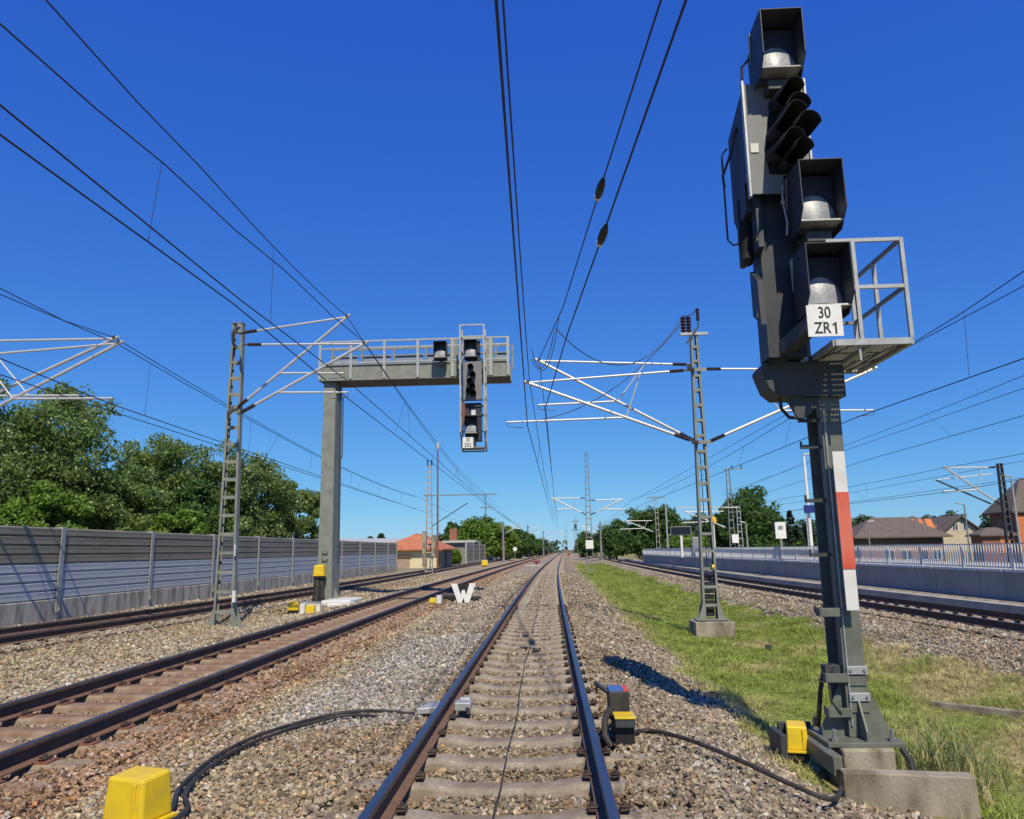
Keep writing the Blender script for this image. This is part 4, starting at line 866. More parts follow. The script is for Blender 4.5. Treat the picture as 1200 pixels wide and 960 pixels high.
mb = MB(); mb.prism([(2.690, 3.467), (2.707, 3.467), (2.707, 3.577), (2.694, 3.577), (2.668, 3.555), (2.676, 3.545), (2.690, 3.556)], lambda x, z: (x, 6.9265, z), lambda x, z: (x, 6.929, z)); mb.build('lettering', 'black', pnp)
# cables down the mast and junction at its foot
mb = MB(); mb.tube([(2.66, 7.75, 0.45), (2.60, 7.78, 0.38), (2.58, 7.85, 0.2), (2.56, 7.95, -0.15)], 0.022, 8); mb.tube([(2.68, 7.72, 0.42), (2.62, 7.72, 0.30), (2.62, 7.7, 0.12), (2.70, 7.68, 0.02)], 0.012, 8); mb.build('cable', 'rubber', sg, smooth=True)
mb = MB(); mb.box(2.60, 2.74, 7.73, 7.85, 0.30, 0.44); mb.box(2.56, 2.70, 7.72, 7.86, 0.285, 0.298); mb.build('cable_clamp', 'dark_steel', sg, bevel=0.004)
mb = MB(); mb.tube([(3.14, 7.50, -0.25), (3.17, 7.40, -0.34), (3.12, 7.25, -0.43), (2.98, 7.2, -0.50)], 0.030, 8); mb.build('conduit', 'rubber', sg, smooth=True)

# concrete slab in front of the signal foundation
cs = MB(); cs.add([(2.47, 7.13, -1.0), (3.52, 6.98, -1.0), (3.56, 7.20, -1.0), (2.50, 7.30, -1.0), (2.47, 7.13, -0.345), (3.50, 6.98, -0.355), (3.53, 7.15, -0.355), (2.49, 7.26, -0.345)], [(0, 3, 2, 1), (4, 5, 6, 7), (0, 1, 5, 4), (1, 2, 6, 5), (2, 3, 7, 6), (3, 0, 4, 7)])
tag(cs.build('concrete_slab', 'concrete', bevel=0.012), 'weathered upright concrete slab in front of the big signal', 'slab')

# ------------------------------------------------------------------ cable boxes
def cable_box(label, loc, wd, dp, hh, rotz=0.0, stem=0.25, m='yellow', tilt=0.0, group='yellow cable boxes beside the tracks'):
    t = thing('cable_box', label, 'cable box', loc, group); t.rotation_euler = (tilt, 0, rotz)
    def B(mb, *a, **k):
        o = mb.build(*a, **k); return o
    def place(mb): mb.v = [(v[0] + loc[0], v[1] + loc[1], v[2] + loc[2]) for v in mb.v]; return mb
    z0 = stem; a, b = wd / 2, dp / 2; c, d = wd / 2 * 0.86, dp / 2 * 0.84; mb = MB()
    mb.add([(-a * .95, -b * .95, z0 + 0.02), (a * .95, -b * .95, z0 + 0.02), (a * .95, b * .95, z0 + 0.02), (-a * .95, b * .95, z0 + 0.02), (-c, -d, z0 + hh * 0.94), (c, -d, z0 + hh * 0.94), (c, d, z0 + hh), (-c, d, z0 + hh)], [(0, 3, 2, 1), (4, 5, 6, 7), (0, 1, 5, 4), (1, 2, 6, 5), (2, 3, 7, 6), (3, 0, 4, 7)])
    lid = place(mb).build('lid', m, t, bevel=min(wd, dp) * 0.07)
    mb = MB(); mb.box(a * .42, a * .60, -b * .995, -b * .86, z0 + 0.03, z0 + hh * 0.86); place(mb).build('lid_rib', m, lid, bevel=0.006)
    mb = MB(); mb.box(-a * 1.08, a * 1.08, -b * 1.10, b * 1.10, z0, z0 + 0.022); place(mb).build('flange', m, t, bevel=0.004)
    mb = MB(); mb.box(-a * .9, a * .9, -b * .9, b * .9, z0 - 0.07, z0 - 0.002); mb.tube([(0, 0, -0.1), (0, 0, z0 - 0.07)], 0.05, 8); place(mb).build('base', 'black', t)
    for sx in (-1, 1):
        mb = MB(); mb.tube([(sx * a * 0.98, -b * 1.02, z0 + 0.022), (sx * a * 0.98, -b * 1.02, z0 + 0.034)], 0.012, 6); place(mb).build('bolt', 'galv_dull', t)
    return t
cable_box('large bright yellow cable box in the bottom left foreground', (-2.62, 5.10, -0.26), 0.34, 0.27, 0.29, R(-18), 0.20)
cable_box('yellow cable box with black bracket at the foot of the big signal', (2.37, 8.02, -0.52), 0.21, 0.26, 0.25, R(-14), 0.14)
mbx = MB(); mbx.box(2.18, 2.24, 7.9, 8.3, -0.45, -0.22); mbx.box(2.24, 2.56, 8.16, 8.22, -0.45, -0.16)
tag(mbx.build('box_bracket', 'dark_steel', bevel=0.004), 'dark angle bracket holding the yellow box by the big signal', 'bracket')
t = cable_box('yellow capped black cable post in front of the gantry column', (-8.62, 29.3, -0.30), 0.42, 0.36, 0.42, 0, 1.05)
mb = MB(); mb.tube([(-8.72, 29.3, -0.3), (-8.70, 29.3, 0.72)], 0.13, 10, [0.16, 0.12]); mb.tube([(-8.5, 29.35, -0.3), (-8.55, 29.3, 0.72)], 0.1, 8); mb.build('cable_bundle', 'rubber', t, smooth=True)
cable_box('small yellow cable box on the ballast left of the gantry column', (-8.05, 24.7, -0.32), 0.36, 0.28, 0.26, 0, 0.16)
t = cable_box('yellow box in a white housing on the ballast by the gantry column', (-7.40, 24.3, -0.30), 0.30, 0.26, 0.26, 0, 0.05)
mb = MB(); mb.box(-7.72, -7.56, 24.2, 24.6, -0.3, 0.06); mb.box(-7.74, -7.15, 24.46, 24.52, -0.3, 0.10); mb.build('housing', 'white_dirty', t, bevel=0.006)
t = cable_box('small yellow and white trackside box near the white W sign', (-4.0, 27.2, -0.30), 0.26, 0.3, 0.16, 0, 0.14)
mb = MB(); mb.box(-3.86, -3.70, 27.05, 27.4, -0.2, 0.08); mb.build('housing', 'white_dirty', t, bevel=0.006)
cable_box('remote yellow cable box by the distant noise barrier', (-10.0 + 2.6, 92, -0.3), 0.8, 0.6, 0.6, 0, 0.2)
tag(MB().box(-8.35, -7.25, 28.6, 30.6, -0.5, -0.12).box(-7.85, -7.05, 27.6, 28.55, -0.5, -0.16).build('concrete_footing', 'white_dirty', bevel=0.05), 'pale concrete footing at the base of the gantry column', 'footing')

# ------------------------------------------------------------------ W sign
t = thing('w_sign', 'white letter W sign standing beside the left neighbouring track', 'sign', (-3.0, 27.7, -0.3))
A = 0.44; B = 0.66; zb = -0.24
W = [(-A, B), (-A * 0.50, B), (-A * 0.22, B * 0.40), (-A * 0.11, B * 0.66), (A * 0.11, B * 0.66), (A * 0.22, B * 0.40), (A * 0.50, B), (A, B), (A * 0.45, 0), (A * 0.13, 0), (0.0, B * 0.24), (-A * 0.13, 0), (-A * 0.45, 0)]
def wpt(a, z, y): return (-3.0 + a, y, zb + 0.03 + z)
mb = MB(); n = len(W); mb.v = [wpt(a, z, 27.70) for a, z in W] + [wpt(a, z, 27.715) for a, z in W]
for q in ((0, 1, 2, 11, 12), (2, 3, 10, 11), (3, 4, 10), (4, 5, 9, 10), (5, 6, 7, 8, 9)):
    mb.face(q); mb.face([i + n for i in q][::-1])
for i in range(n): mb.face((i, (i + 1) % n, n + (i + 1) % n, n + i))
mb.build('letter', 'white', t)
mb = MB(); mb.prism([(-A * 0.95, B * 0.97), (A * 0.95, B * 0.97), (A * 0.36, -0.02), (-A * 0.36, -0.02)], lambda a, z: wpt(a, z, 27.73), lambda a, z: wpt(a, z, 27.75)); mb.build('backing', 'black', t)
mb = MB(); mb.tube([(-3.0, 27.8, -0.45), (-3.0, 27.8, 0.3)], 0.03, 8); mb.build('stake', 'galv_dull', t)
pm = thing('point_machine', 'black point motor casing beside the track behind the W sign', 'point machine', (-4.0, 29.3, -0.3))
mb = MB(); mb.box(-4.25, -3.45, 29.0, 29.6, -0.3, -0.02); mb.build('casing', 'black', pm, bevel=0.03); mb = MB(); mb.tube([(-6.4, 29.7, -0.14), (-4.2, 29.5, -0.14)], 0.03, 8); mb.build('rod', 'dark_steel', pm); mb = MB(); mb.box(-3.1, -2.55, 29.2, 29.7, -0.3, -0.1); mb.build('cover', 'black', pm, bevel=0.03)

# ------------------------------------------------------------------ track magnet
t = thing('track_magnet', 'trackside magnet with yellow block and blue red topped housing by the right rail', 'track magnet', (0.66, 7.5, -0.25))
mb = MB(); mb.box(0.575, 0.755, 7.38, 7.62, -0.03, 0.045); mb.build('front_block', 'dark_steel', t, bevel=0.006)
mb = MB(); mb.box(0.570, 0.760, 7.37, 7.63, 0.046, 0.062); mb.build('yellow_cap', 'yellow', t, bevel=0.003)
mb = MB(); mb.box(0.545, 0.735, 7.66, 7.95, -0.02, 0.235); mb.build('housing', 'rubber', t, bevel=0.008)
mb = MB(); mb.box(0.548, 0.685, 7.663, 7.947, 0.236, 0.246); mb.build('blue_top', 'blue', t); mb = MB(); mb.box(0.687, 0.732, 7.663, 7.947, 0.236, 0.246); mb.build('red_top', 'red_bright', t)
mb = MB(); mb.box(0.575, 0.75, 7.44, 7.9, -0.25, -0.032); mb.build('pedestal', 'black', t); mb = MB(); mb.box(0.40, 0.58, 7.55, 7.68, -0.20, -0.15); mb.build('rail_bracket', 'dark_steel', t)
mb = MB(); mb.bar((0.56, 7.75, 0.20), (0.44, 8.02, 0.26), 0.035, 0.03); mb.bar((0.45, 7.99, 0.25), (0.45, 7.99, 0.16), 0.02, 0.02); mb.build('arm', 'dark_steel', t)
mb = MB(); mb.tube([(0.55, 7.6, 0.1), (0.49, 7.55, 0.0), (0.48, 7.5, -0.12), (0.53, 7.45, -0.2)], 0.03, 8); mb.build('cable_loop', 'rubber', t, smooth=True)

# ------------------------------------------------------------------ cables on the ground
def ground_cable(label, pts, r, lift=0.03, m='rubber'):
    P = [Vector((x, y, float(height(np.array([x]), np.array([y]))[0]) + lift + r)) for x, y in pts]
    Q = []
    for i in range(len(P) - 1):
        p0, p1, p2, p3 = P[max(i - 1, 0)], P[i], P[i + 1], P[min(i + 2, len(P) - 1)]
        for k in range(8):
            f = k / 8; Q.append(0.5 * ((2 * p1) + (p2 - p0) * f + (2 * p0 - 5 * p1 + 4 * p2 - p3) * f * f + (3 * p1 - p0 - 3 * p2 + p3) * f ** 3))
    Q.append(P[-1]); mb = MB(); mb.tube(Q, r, 8)
    return tag(mb.build('cable', m, smooth=True), label, 'cable', 'cables lying on the ballast')
ground_cable('upper black cable looping from the yellow box to the middle track', [(-2.70, 5.2), (-2.72, 5.75), (-2.93, 6.35), (-3.02, 7.2), (-2.93, 8.1), (-2.60, 8.85), (-2.30, 9.05), (-1.85, 8.92), (-1.40, 8.86)], 0.019, 0.042)
ground_cable('lower black cable looping from the yellow box to the middle track', [(-2.55, 5.15), (-2.60, 5.75), (-2.84, 6.25), (-2.95, 7.0), (-2.86, 7.9), (-2.52, 8.7), (-2.22, 8.88), (-1.80, 8.78), (-1.40, 8.72)], 0.019, 0.042)
ground_cable('grey brown cable running from the magnet to the big signal', [(0.75, 7.75), (0.95, 7.85), (1.25, 7.4), (1.55, 6.95), (1.85, 6.62), (2.15, 6.52), (2.42, 7.05)], 0.020, 0.085)
t = thing('rail_bond_clamp', 'pale metal cable clamp under the left rail of the middle track', 'clamp', (-1.15, 8.85, -0.2))
mb = MB(); mb.add([(-1.46, 8.70, -0.10), (-1.24, 8.74, -0.09), (-1.24, 9.02, -0.07), (-1.40, 9.0, -0.10), (-1.46, 8.70, -0.16), (-1.24, 8.74, -0.16), (-1.24, 9.02, -0.16), (-1.40, 9.0, -0.16)], [(0, 1, 2, 3), (4, 7, 6, 5), (0, 4, 5, 1), (1, 5, 6, 2), (2, 6, 7, 3), (3, 7, 4, 0)]); mb.build('clamp_plate', 'galv', t, bevel=0.008)
mb = MB(); mb.box(-1.06, -0.88, 8.80, 8.98, -0.15, -0.06); mb.box(-1.02, -0.90, 8.96, 9.05, -0.12, -0.04); mb.build('clamp_block', 'galv', t, bevel=0.012)
mb = MB(); mb.tube([(-0.92, 8.80, -0.12), (-0.89, 8.72, -0.12), (-0.90, 8.66, -0.16)], 0.016, 8); mb.build('cable_end', 'rubber', t)
# thin cable along the middle of the track, on the sleepers
mb = MB(); mb.tube([(-0.40 + 0.014 * math.sin(y * 0.9) + 0.008 * math.sin(y * 2.3) + float(dev(y)), y, -0.198 + 0.010 * math.cos(y * 2 * math.pi / 0.7345)) for y in np.arange(3.0, 70, 0.18)], 0.0070, 6)
tag(mb.build('cable', 'rubber', smooth=True), 'thin dark cable running along the middle of the sleepers', 'cable', 'cables lying on the ballast')
for i, (x, y) in enumerate(((-0.47, 14.75), (-0.25, 14.35))):
    bm_ = MB(); pts_ = stone_mesh(70 + i); bm_.add([(x + v.co.x * 0.10, y + v.co.y * 0.09, -0.205 + v.co.z * 0.05) for v in pts_.vertices], [tuple(p.vertices) for p in pts_.polygons]); bpy.data.meshes.remove(pts_)
    tag(bm_.build('dirt_clod', 'rubber'), ['farther dark dirt clod on the sleepers of the middle track', 'nearer dark dirt clod on the sleepers of the middle track'][i], 'clod', 'dirt clods')
# old timber edge in the grass
mb = MB(); mb.bar((5.60, 12.2, -0.79), (7.3, 10.5, -0.76), 0.10, 0.12); tag(mb.build('old_cable_trough', 'concrete', bevel=0.01), 'old grey trough edge lying in the dry grass at the right', 'trough')
mb = MB(); mb.box(4.95, 5.07, 18.5, 18.62, -0.85, -0.66); tag(mb.build('marker_stub', 'dark_steel', bevel=0.01), 'small dark stub standing in the grass near the mast block', 'stub')


# ------------------------------------------------------------------ signal gantry over the left neighbouring track
GY = 30.0
t = thing('signal_gantry', 'grey green cantilever signal gantry reaching over the left neighbouring track', 'gantry', (-8.42, GY, -0.3))
mb = MB(); mb.add([(-8.80, GY - 0.4, -0.25), (-8.24, GY - 0.4, -0.25), (-8.24, GY + 0.7, -0.25), (-8.80, GY + 0.7, -0.25), (-8.74, GY - 0.4, 8.30), (-8.26, GY - 0.4, 8.30), (-8.26, GY + 0.6, 8.30), (-8.74, GY + 0.6, 8.30)], [(0, 3, 2, 1), (4, 5, 6, 7), (0, 1, 5, 4), (1, 2, 6, 5), (2, 3, 7, 6), (3, 0, 4, 7)])
col_ = mb.build('column', 'green_grey', t, bevel=0.012)
for z in (1.55, 1.28):
    mb = MB(); mb.box(-8.62, -8.42, GY - 0.44, GY - 0.401, z, z + 0.03); mb.box(-8.62, -8.60, GY - 0.46, GY - 0.42, z, z + 0.12); mb.box(-8.44, -8.42, GY - 0.46, GY - 0.42, z, z + 0.12); mb.build('step', 'dark_steel', col_)
for s_ in (-1, 1):
    mb = MB(); x = -8.52 + s_ * 0.30; mb.prism([(x, -0.25), (x + s_ * 0.3, -0.25), (x + s_ * 0.02, 0.25)], lambda a, z: (a, GY - 0.1, z), lambda a, z: (a, GY - 0.07, z)); mb.build('gusset', 'green_grey', col_)
mb = MB(); mb.box(-8.90, -1.28, GY - 0.55, GY - 0.47, 8.34, 8.93); mb.box(-8.90, -1.28, GY - 0.60, GY - 0.40, 8.31, 8.345); mb.box(-8.90, -1.28, GY - 0.60, GY - 0.40, 8.92, 8.96); bm1 = mb.build('front_girder', 'green_grey', t, bevel=0.006)
mb = MB(); mb.box(-8.90, -1.28, GY + 0.65, GY + 0.73, 8.34, 8.93); mb.box(-8.90, -1.28, GY + 0.60, GY + 0.78, 8.31, 8.345); mb.build('rear_girder', 'green_grey', t, bevel=0.006)
mb = MB(); mb.box(-8.85, -1.30, GY - 0.45, GY + 0.63, 8.30, 8.36); mb.build('walkway', 'dark_steel', t)
for x in (-8.86, -7.62, -6.28, -4.94, -3.56, -2.05, -1.36):
    mb = MB(); mb.box(x - 0.05, x + 0.05, GY - 0.63, GY - 0.56, 8.36, 9.92); mb.build('railing_post', 'galv', t)
    mb = MB(); mb.box(x + 0.10, x + 0.18, GY + 0.68, GY + 0.74, 8.9, 9.92); mb.build('railing_post', 'galv_dull', t)
    mb = MB(); mb.box(x - 0.03, x + 0.03, GY - 0.555, GY - 0.551, 8.36, 8.92); mb.build('stiffener', 'galv_dull', bm1)
for y, ma in ((GY - 0.60, 'galv'), (GY + 0.71, 'galv_dull')):
    for z in (9.90, 9.62, 9.02):
        mb = MB(); mb.bar((-8.86, y, z), (-1.30, y, z), 0.05, 0.06); mb.build('railing_bar', ma, t)
for a, b in ((-7.5, -6.3), (-6.1, -4.95), (-1.98, -1.42), (-8.7, -7.7), (-4.8, -3.6)):
    mb = MB(); mb.box(a, b, GY + 0.745, GY + 0.755, 9.05, 9.60); mb.build('mesh_panel', 'mesh_screen', t)
for x in (-3.50, -2.10):
    mb = MB(); mb.box(x - 0.16, x + 0.16, GY - 0.62, GY - 0.56, 8.36, 9.90); mb.build('hanger_plate', 'green_grey', t)
mb = MB(); mb.tube([(-8.18, GY, 8.2), (-8.16, GY, 5.5), (-8.12, GY, 5.4), (-8.1, GY, 1.9), (-8.2, GY, 1.85)], 0.03, 8); mb.tube([(-8.22, GY + .1, 7.9), (-8.05, GY, 7.7), (-8.05, GY, 5.3), (-8.2, GY, 5.2)], 0.02, 8); mb.build('conduit', 'dark_steel', col_, smooth=True)
# signal hanging in a cage
sg2 = thing('railway_signal', 'hooded signal in a hanging lattice cage on the gantry', 'signal', (-2.7, GY - 0.9, 5.3))
fy, by = GY - 1.45, GY - 0.65
for x in (-3.16, -2.24):
    for y in (fy, by):
        mb = MB(); mb.bar((x, y, 10.2), (x, y, 6.0 if y == fy else 5.35), 0.06, 0.06); mb.build('cage_post', 'galv', sg2)
for z in np.arange(5.5, 10.3, 0.62):
    for (a, b) in (((-3.16, by), (-2.24, by)), ((-3.16, fy), (-3.16, by)), ((-2.24, fy), (-2.24, by))):
        mb = MB(); mb.bar((a[0], a[1], z), (b[0], b[1], z), 0.035, 0.04); mb.build('cage_bar', 'galv_dull', sg2)
for k in range(7):
    z = 5.6 + k * 0.62; mb = MB(); mb.bar((-2.24, fy, z), (-2.24, by, z + 0.6), 0.025, 0.03); mb.build('cage_bar', 'galv_dull', sg2)
for z in (10.18, 9.72):
    mb = MB(); mb.bar((-3.16, fy, z), (-2.24, fy, z), 0.05, 0.05); mb.build('cage_bar', 'galv', sg2)
mb = MB(); mb.bar((-2.24, fy, 6.0), (-2.24, by, 5.35), 0.05, 0.05); mb.bar((-3.16, by, 5.35), (-2.24, by, 5.35), 0.05, 0.05); mb.bar((-3.16, fy, 6.0), (-3.16, by, 5.35), 0.05, 0.05); mb.build('cage_bar', 'galv_dull', sg2)
mb = MB(); mb.box(-3.1, -2.3, fy + 0.1, by - 0.02, 5.40, 5.44); mb.build('cage_floor', 'galv_dull', sg2)
mb = MB(); mb.box(-3.08, -2.36, GY - 1.18, GY - 1.05, 7.28, 8.80); mb.build('signal_panel', 'signal_panel', sg2, bevel=0.01)
for (x, z) in ((-2.78, 8.55), (-2.70, 8.25), (-2.82, 8.0), (-2.72, 7.8), (-2.85, 7.6), (-2.68, 7.52)):
    visor(sg2, (x, GY - 1.18, z), 0.34, 0.11, 0.05, -0.1)
mb = MB(); mb.box(-3.12, -3.02, GY - 1.2, GY - 1.0, 6.3, 7.2); mb.build('side_strip', 'rust', sg2)
for z in (7.1, 6.75):
    mb = MB(); mb.bar((-3.1, GY - 1.0, z), (-2.3, GY - 1.0, z - 0.05), 0.05, 0.06); mb.build('stay', 'dark_steel', sg2)
mb = MB(); mb.box(-3.02, -2.40, GY - 0.98, GY - 0.72, 5.7, 7.2); mb.box(-2.98, -2.44, GY - 0.98, GY - 0.75, 8.85, 9.7); mb.build('equipment_case', 'hood', sg2, bevel=0.02)
mb = MB(); mb.box(-2.78, -2.62, GY - 1.1, GY - 0.99, 6.7, 6.9); mb.build('joint_box', 'white_dirty', sg2)
for xc, zt in ((-2.77, 9.62), (-2.77, 6.62)): head(sg2, xc, zt, GY - 1.42, 0.50, 0.72, 0.46)
mb = MB(); mb.tube([(-2.75, GY - 1.1, 5.95), (-2.7, GY - 1.1, 5.6), (-2.72, GY - 1.1, 5.42)], 0.12, 8, [0.14, 0.10, 0.13]); mb.build('cable_bundle', 'rubber', sg2, smooth=True)
mb = MB(); mb.box(-3.08, -2.68, fy - 0.06, fy - 0.04, 5.38, 5.78); p2 = mb.build('number_plate', 'white', sg2)
text_mesh('lettering', '30', 0.19, 'black', p2, (-2.88, fy - 0.062, 5.68), 0.8); text_mesh('lettering', 'ZR2', 0.19, 'black', p2, (-2.88, fy - 0.062, 5.48), 0.8)
sg3 = thing('railway_signal', 'single hooded lamp on the gantry girder left of the hanging signal', 'signal', (-4.0, GY - 0.8, 9.0))
head(sg3, -3.98, 9.64, GY - 1.25, 0.50, 0.70, 0.46); mb = MB(); mb.box(-4.05, -3.9, GY - 0.75, GY - 0.62, 8.8, 9.5); mb.build('mounting', 'galv_dull', sg3)

# ------------------------------------------------------------------ trees
def tree(label, x, y, zb, h, rw, leaf, nleaf, lsize, seed, crown0=0.25, group=None, blossom=0, name='tree', cone=False, clump=0.2, ry=None):
    rng = np.random.default_rng(seed); t = thing(name, label, 'tree', (x, y, zb), group); ry = ry or rw
    cz0 = h * crown0; cc = np.array([0, 0, (cz0 + h) / 2]); rz = (h - cz0) / 2
    nc = max(26, int(120 * (rw / 3.0) ** 0.9)); u = rng.normal(size=(nc, 3)); u /= np.linalg.norm(u, axis=1)[:, None]
    rad = rng.uniform(0.25, 1.0, nc) ** 0.55
    if cone:
        f = rng.uniform(0, 1, nc) ** 1.3; a = rng.uniform(0, 6.28, nc); rr = rw * (1 - f) * rng.uniform(0.75, 1.0, nc)
        C = np.stack([rr * np.cos(a), rr * np.sin(a), cz0 + f * (h - cz0)], -1); rc = np.maximum(0.12, rw * 0.32 * (1 - f * 0.7))
    else:
        C = cc + u * rad[:, None] * np.array([rw, ry, rz]) * (1 - clump * 0.6); rc = rw * clump * rng.uniform(0.7, 1.35, nc)
        C[:, 0] += 0.12 * rw * np.sin(C[:, 2] * 1.7 + seed); C[:, 1] += 0.1 * rw * np.cos(C[:, 2] * 1.3)
    per = nleaf // nc; k = np.repeat(np.arange(nc), per); n = len(k)
    d = rng.normal(size=(n, 3)); d /= np.linalg.norm(d, axis=1)[:, None]; P = C[k] + d * (rng.random(n) ** 0.45)[:, None] * rc[k][:, None] * np.array([1, 1, 0.75])
    P[:, 2] = np.clip(P[:, 2], cz0 * 0.75, h * 1.02)
    def quads(P, size, nm, mt):
        n = len(P); a = rng.normal(size=(n, 3)); a /= np.linalg.norm(a, axis=1)[:, None]; b = rng.normal(size=(n, 3)); b -= a * np.sum(a * b, 1)[:, None]; b /= np.linalg.norm(b, axis=1)[:, None]
        s = size * rng.uniform(0.6, 1.3, n)[:, None]; a *= s; b *= s * 0.55
        V = np.stack([P - a, P - a * .1 + b, P + a, P + a * .1 - b], 1).reshape(-1, 3); return mesh_np(nm, V, np.arange(n * 4).reshape(n, 4), [mt], t)
    cr = quads(P, lsize, 'crown', leaf)
    if blossom:
        sel = rng.choice(n, blossom); c = C[k[sel]] ; dd = P[sel] - c; quads(c + dd * 1.08 + rng.normal(0, 0.06, (blossom, 3)), lsize * 0.75, 'blossom', 'blossom').parent = t
    mb = MB(); tr = max(0.08, 0.024 * h); top = h * (0.9 if cone else 0.7)
    sw = rng.normal(0, 0.03 * h, 2) * (0 if cone else 1)
    mb.tube([(x, y, zb - 0.3), (x + sw[0] * .3, y + sw[1] * .3, zb + top * 0.4), (x + sw[0], y + sw[1], zb + top)], tr, 7, [tr * 1.15, tr * 0.8, tr * 0.25])
    if not cone:
        for i in rng.choice(nc, min(nc, 12), replace=False):
            q = C[i]; z0 = min(q[2] * 0.75, h * rng.uniform(0.25, 0.5)); mb.tube([(x, y, zb + z0), (x + q[0] * .5, y + q[1] * .5, zb + z0 + (q[2] - z0) * .6), (x + q[0], y + q[1], zb + q[2])], tr * .3, 5, [tr * .5, tr * .3, tr * .1])
    mb.build('trunk', 'bark', t, smooth=True)
    return t
LG = 'leafy trees behind the left noise barrier'
for i, (x, y, h, rw, lf, bl, lab) in enumerate((
    (-25.5, 30, 11.0, 3.9, 'leaf_robinia', 900, 'tallest white flowering tree at the left edge behind the barrier'),
    (-23.2, 35.5, 10.9, 3.6, 'leaf_robinia', 300, 'tall green tree right of the leftmost flowering one'),
    (-20.3, 30.5, 5.4, 2.1, 'leaf_bright', 150, 'low bright green tree at the left barrier top'),
    (-21.5, 42, 9.6, 3.2, 'leaf_robinia', 350, 'mid height tree with round top above the barrier, left of the lattice mast'),
    (-19.4, 45, 9.3, 2.9, 'leaf_robinia', 900, 'white flowering tree directly behind the green lattice mast'),
    (-18.6, 49, 8.9, 2.8, 'leaf_robinia', 700, 'tree just right of the green lattice mast behind the barrier'),
    (-17.9, 54, 7.6, 2.4, 'leaf_robinia', 500, 'rightmost tree of the row behind the left barrier'),
    (-27.0, 38, 10.5, 3.6, 'leaf_dark', 200, 'dark tree behind the two tallest left trees'),
    (-17.3, 36, 4.6, 1.6, 'leaf_bright', 60, 'small pale green bush tree peeping over the barrier'),
    (-21.0, 37.0, 7.8, 2.6, 'leaf_robinia', 300, 'broad low tree in the middle of the left row'),
    (-18.2, 39.5, 6.4, 2.0, 'leaf_dark', 150, 'low dark tree in front of the left row, over the barrier'))):
    tree(lab, x, y, -0.6, h, rw, lf, 25000, 0.100, 300 + i, 0.14, LG, bl * 4, clump=0.22)
MGp = 'trees far along the left side'
for i, (x, y, h, rw, lf, lab) in enumerate((
    (-17.4, 140, 7.6, 1.9, 'leaf_dark', 'narrow dark tree behind the red brick chimney'),
    (-12.6, 137, 8.0, 3.6, 'leaf_bright', 'big bright green tree above the distant barrier'), (-8.2, 140, 7.4, 2.9, 'leaf_bright', 'bright tree right of the biggest one over the distant barrier'),
    (-12.5, 148, 9.0, 3.2, 'leaf_dark', 'dark tree top showing behind the bright trees'), (-5.9, 170, 7.0, 2.8, 'leaf_dark', 'darker tree sloping down towards the vanishing point'),
    (-4.2, 205, 6.2, 2.6, 'leaf_dark', 'small remote tree left of the vanishing point'), (-36.5, 160, 6.1, 0.9, 'leaf_dark', 'tiny pointed tree above the barrier end'), (-34.6, 161, 6.6, 0.8, 'leaf_dark', 'second tiny pointed tree above the barrier end'),
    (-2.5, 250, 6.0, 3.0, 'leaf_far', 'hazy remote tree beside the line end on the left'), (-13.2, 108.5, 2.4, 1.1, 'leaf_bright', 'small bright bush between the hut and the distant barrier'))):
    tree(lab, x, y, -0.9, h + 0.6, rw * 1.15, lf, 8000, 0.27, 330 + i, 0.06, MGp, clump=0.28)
RG = 'trees beyond the platform'
for i, (x, y, h, rw, lf, lab) in enumerate((
    (9.2, 175, 6.0, 2.8, 'leaf_dark', 'low dark tree just right of the line end'), (12.5, 142, 7.4, 3.0, 'leaf_dark', 'dark tree left of the big pair behind the platform end'),
    (14.6, 118, 8.6, 3.1, 'leaf_dark', 'big dark tree behind the grey mast on the right'), (17.4, 116, 9.0, 2.8, 'leaf_dark', 'tallest dark tree of the group left of the display board'),
    (18.6, 104, 4.2, 2.6, 'leaf_bright', 'low bright yellow green bush behind the display board'), (20.4, 128, 7.4, 2.8, 'leaf_far', 'grey green tree above the display board'),
    (23.8, 122, 7.8, 3.0, 'leaf_far', 'grey green tree behind the grass strip mast'), (24.0, 106, 8.2, 2.3, 'leaf_dark', 'dark slim tree behind the tall thin mast'),
    (26.0, 100, 10.2, 3.1, 'leaf_dark', 'large rounded tree standing alone right of the masts'), (29.6, 104, 7.2, 1.7, 'leaf_dark', 'narrow tree attached to the right of the large rounded one'),
    (37.0, 128, 6.2, 3.0, 'leaf_far', 'pale tree behind the white poster'), (36.0, 112, 3.4, 2.6, 'leaf_bright', 'bright low bushes beside the big signal mast'), (50, 140, 5.8, 3.4, 'leaf_far', 'low tree right behind the big signal mast'))):
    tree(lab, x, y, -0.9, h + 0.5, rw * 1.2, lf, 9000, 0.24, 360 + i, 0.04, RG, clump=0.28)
for x, lab in ((34.0, 'dark conifer beside the blue station sign'), (36.2, 'second dark conifer half hidden by the signal mast')):
    tree(lab, x, 110, -0.9, 7.3 if x < 35 else 5.6, 2.1, 'needle', 6000, 0.2, 390 + int(x), 0.05, RG, 0, 'conifer', True)
for i in range(9):
    tree(['hazy wood crown over the dark hipped roof', 'hazy crown over the middle of the dark roof', 'hazy crown left of the patched roof', 'hazy crown just above the patched roof', 'tallest hazy crown above the tan gable', 'hazy crown right of the tan gable', 'hazy crown near the lamp by the gable', 'hazy crown left of the brick station', 'hazy crown half behind the brick station'][i], 57 + i * 6.6, 172 + 2 * (i % 3), -0.9, 8.6 + 1.2 * math.sin(i * 1.3) + (1.5 if i in (4, 5) else 0), 3.8, 'leaf_far', 3500, 0.35, 400 + i, 0.05, 'distant wood behind the roofs')
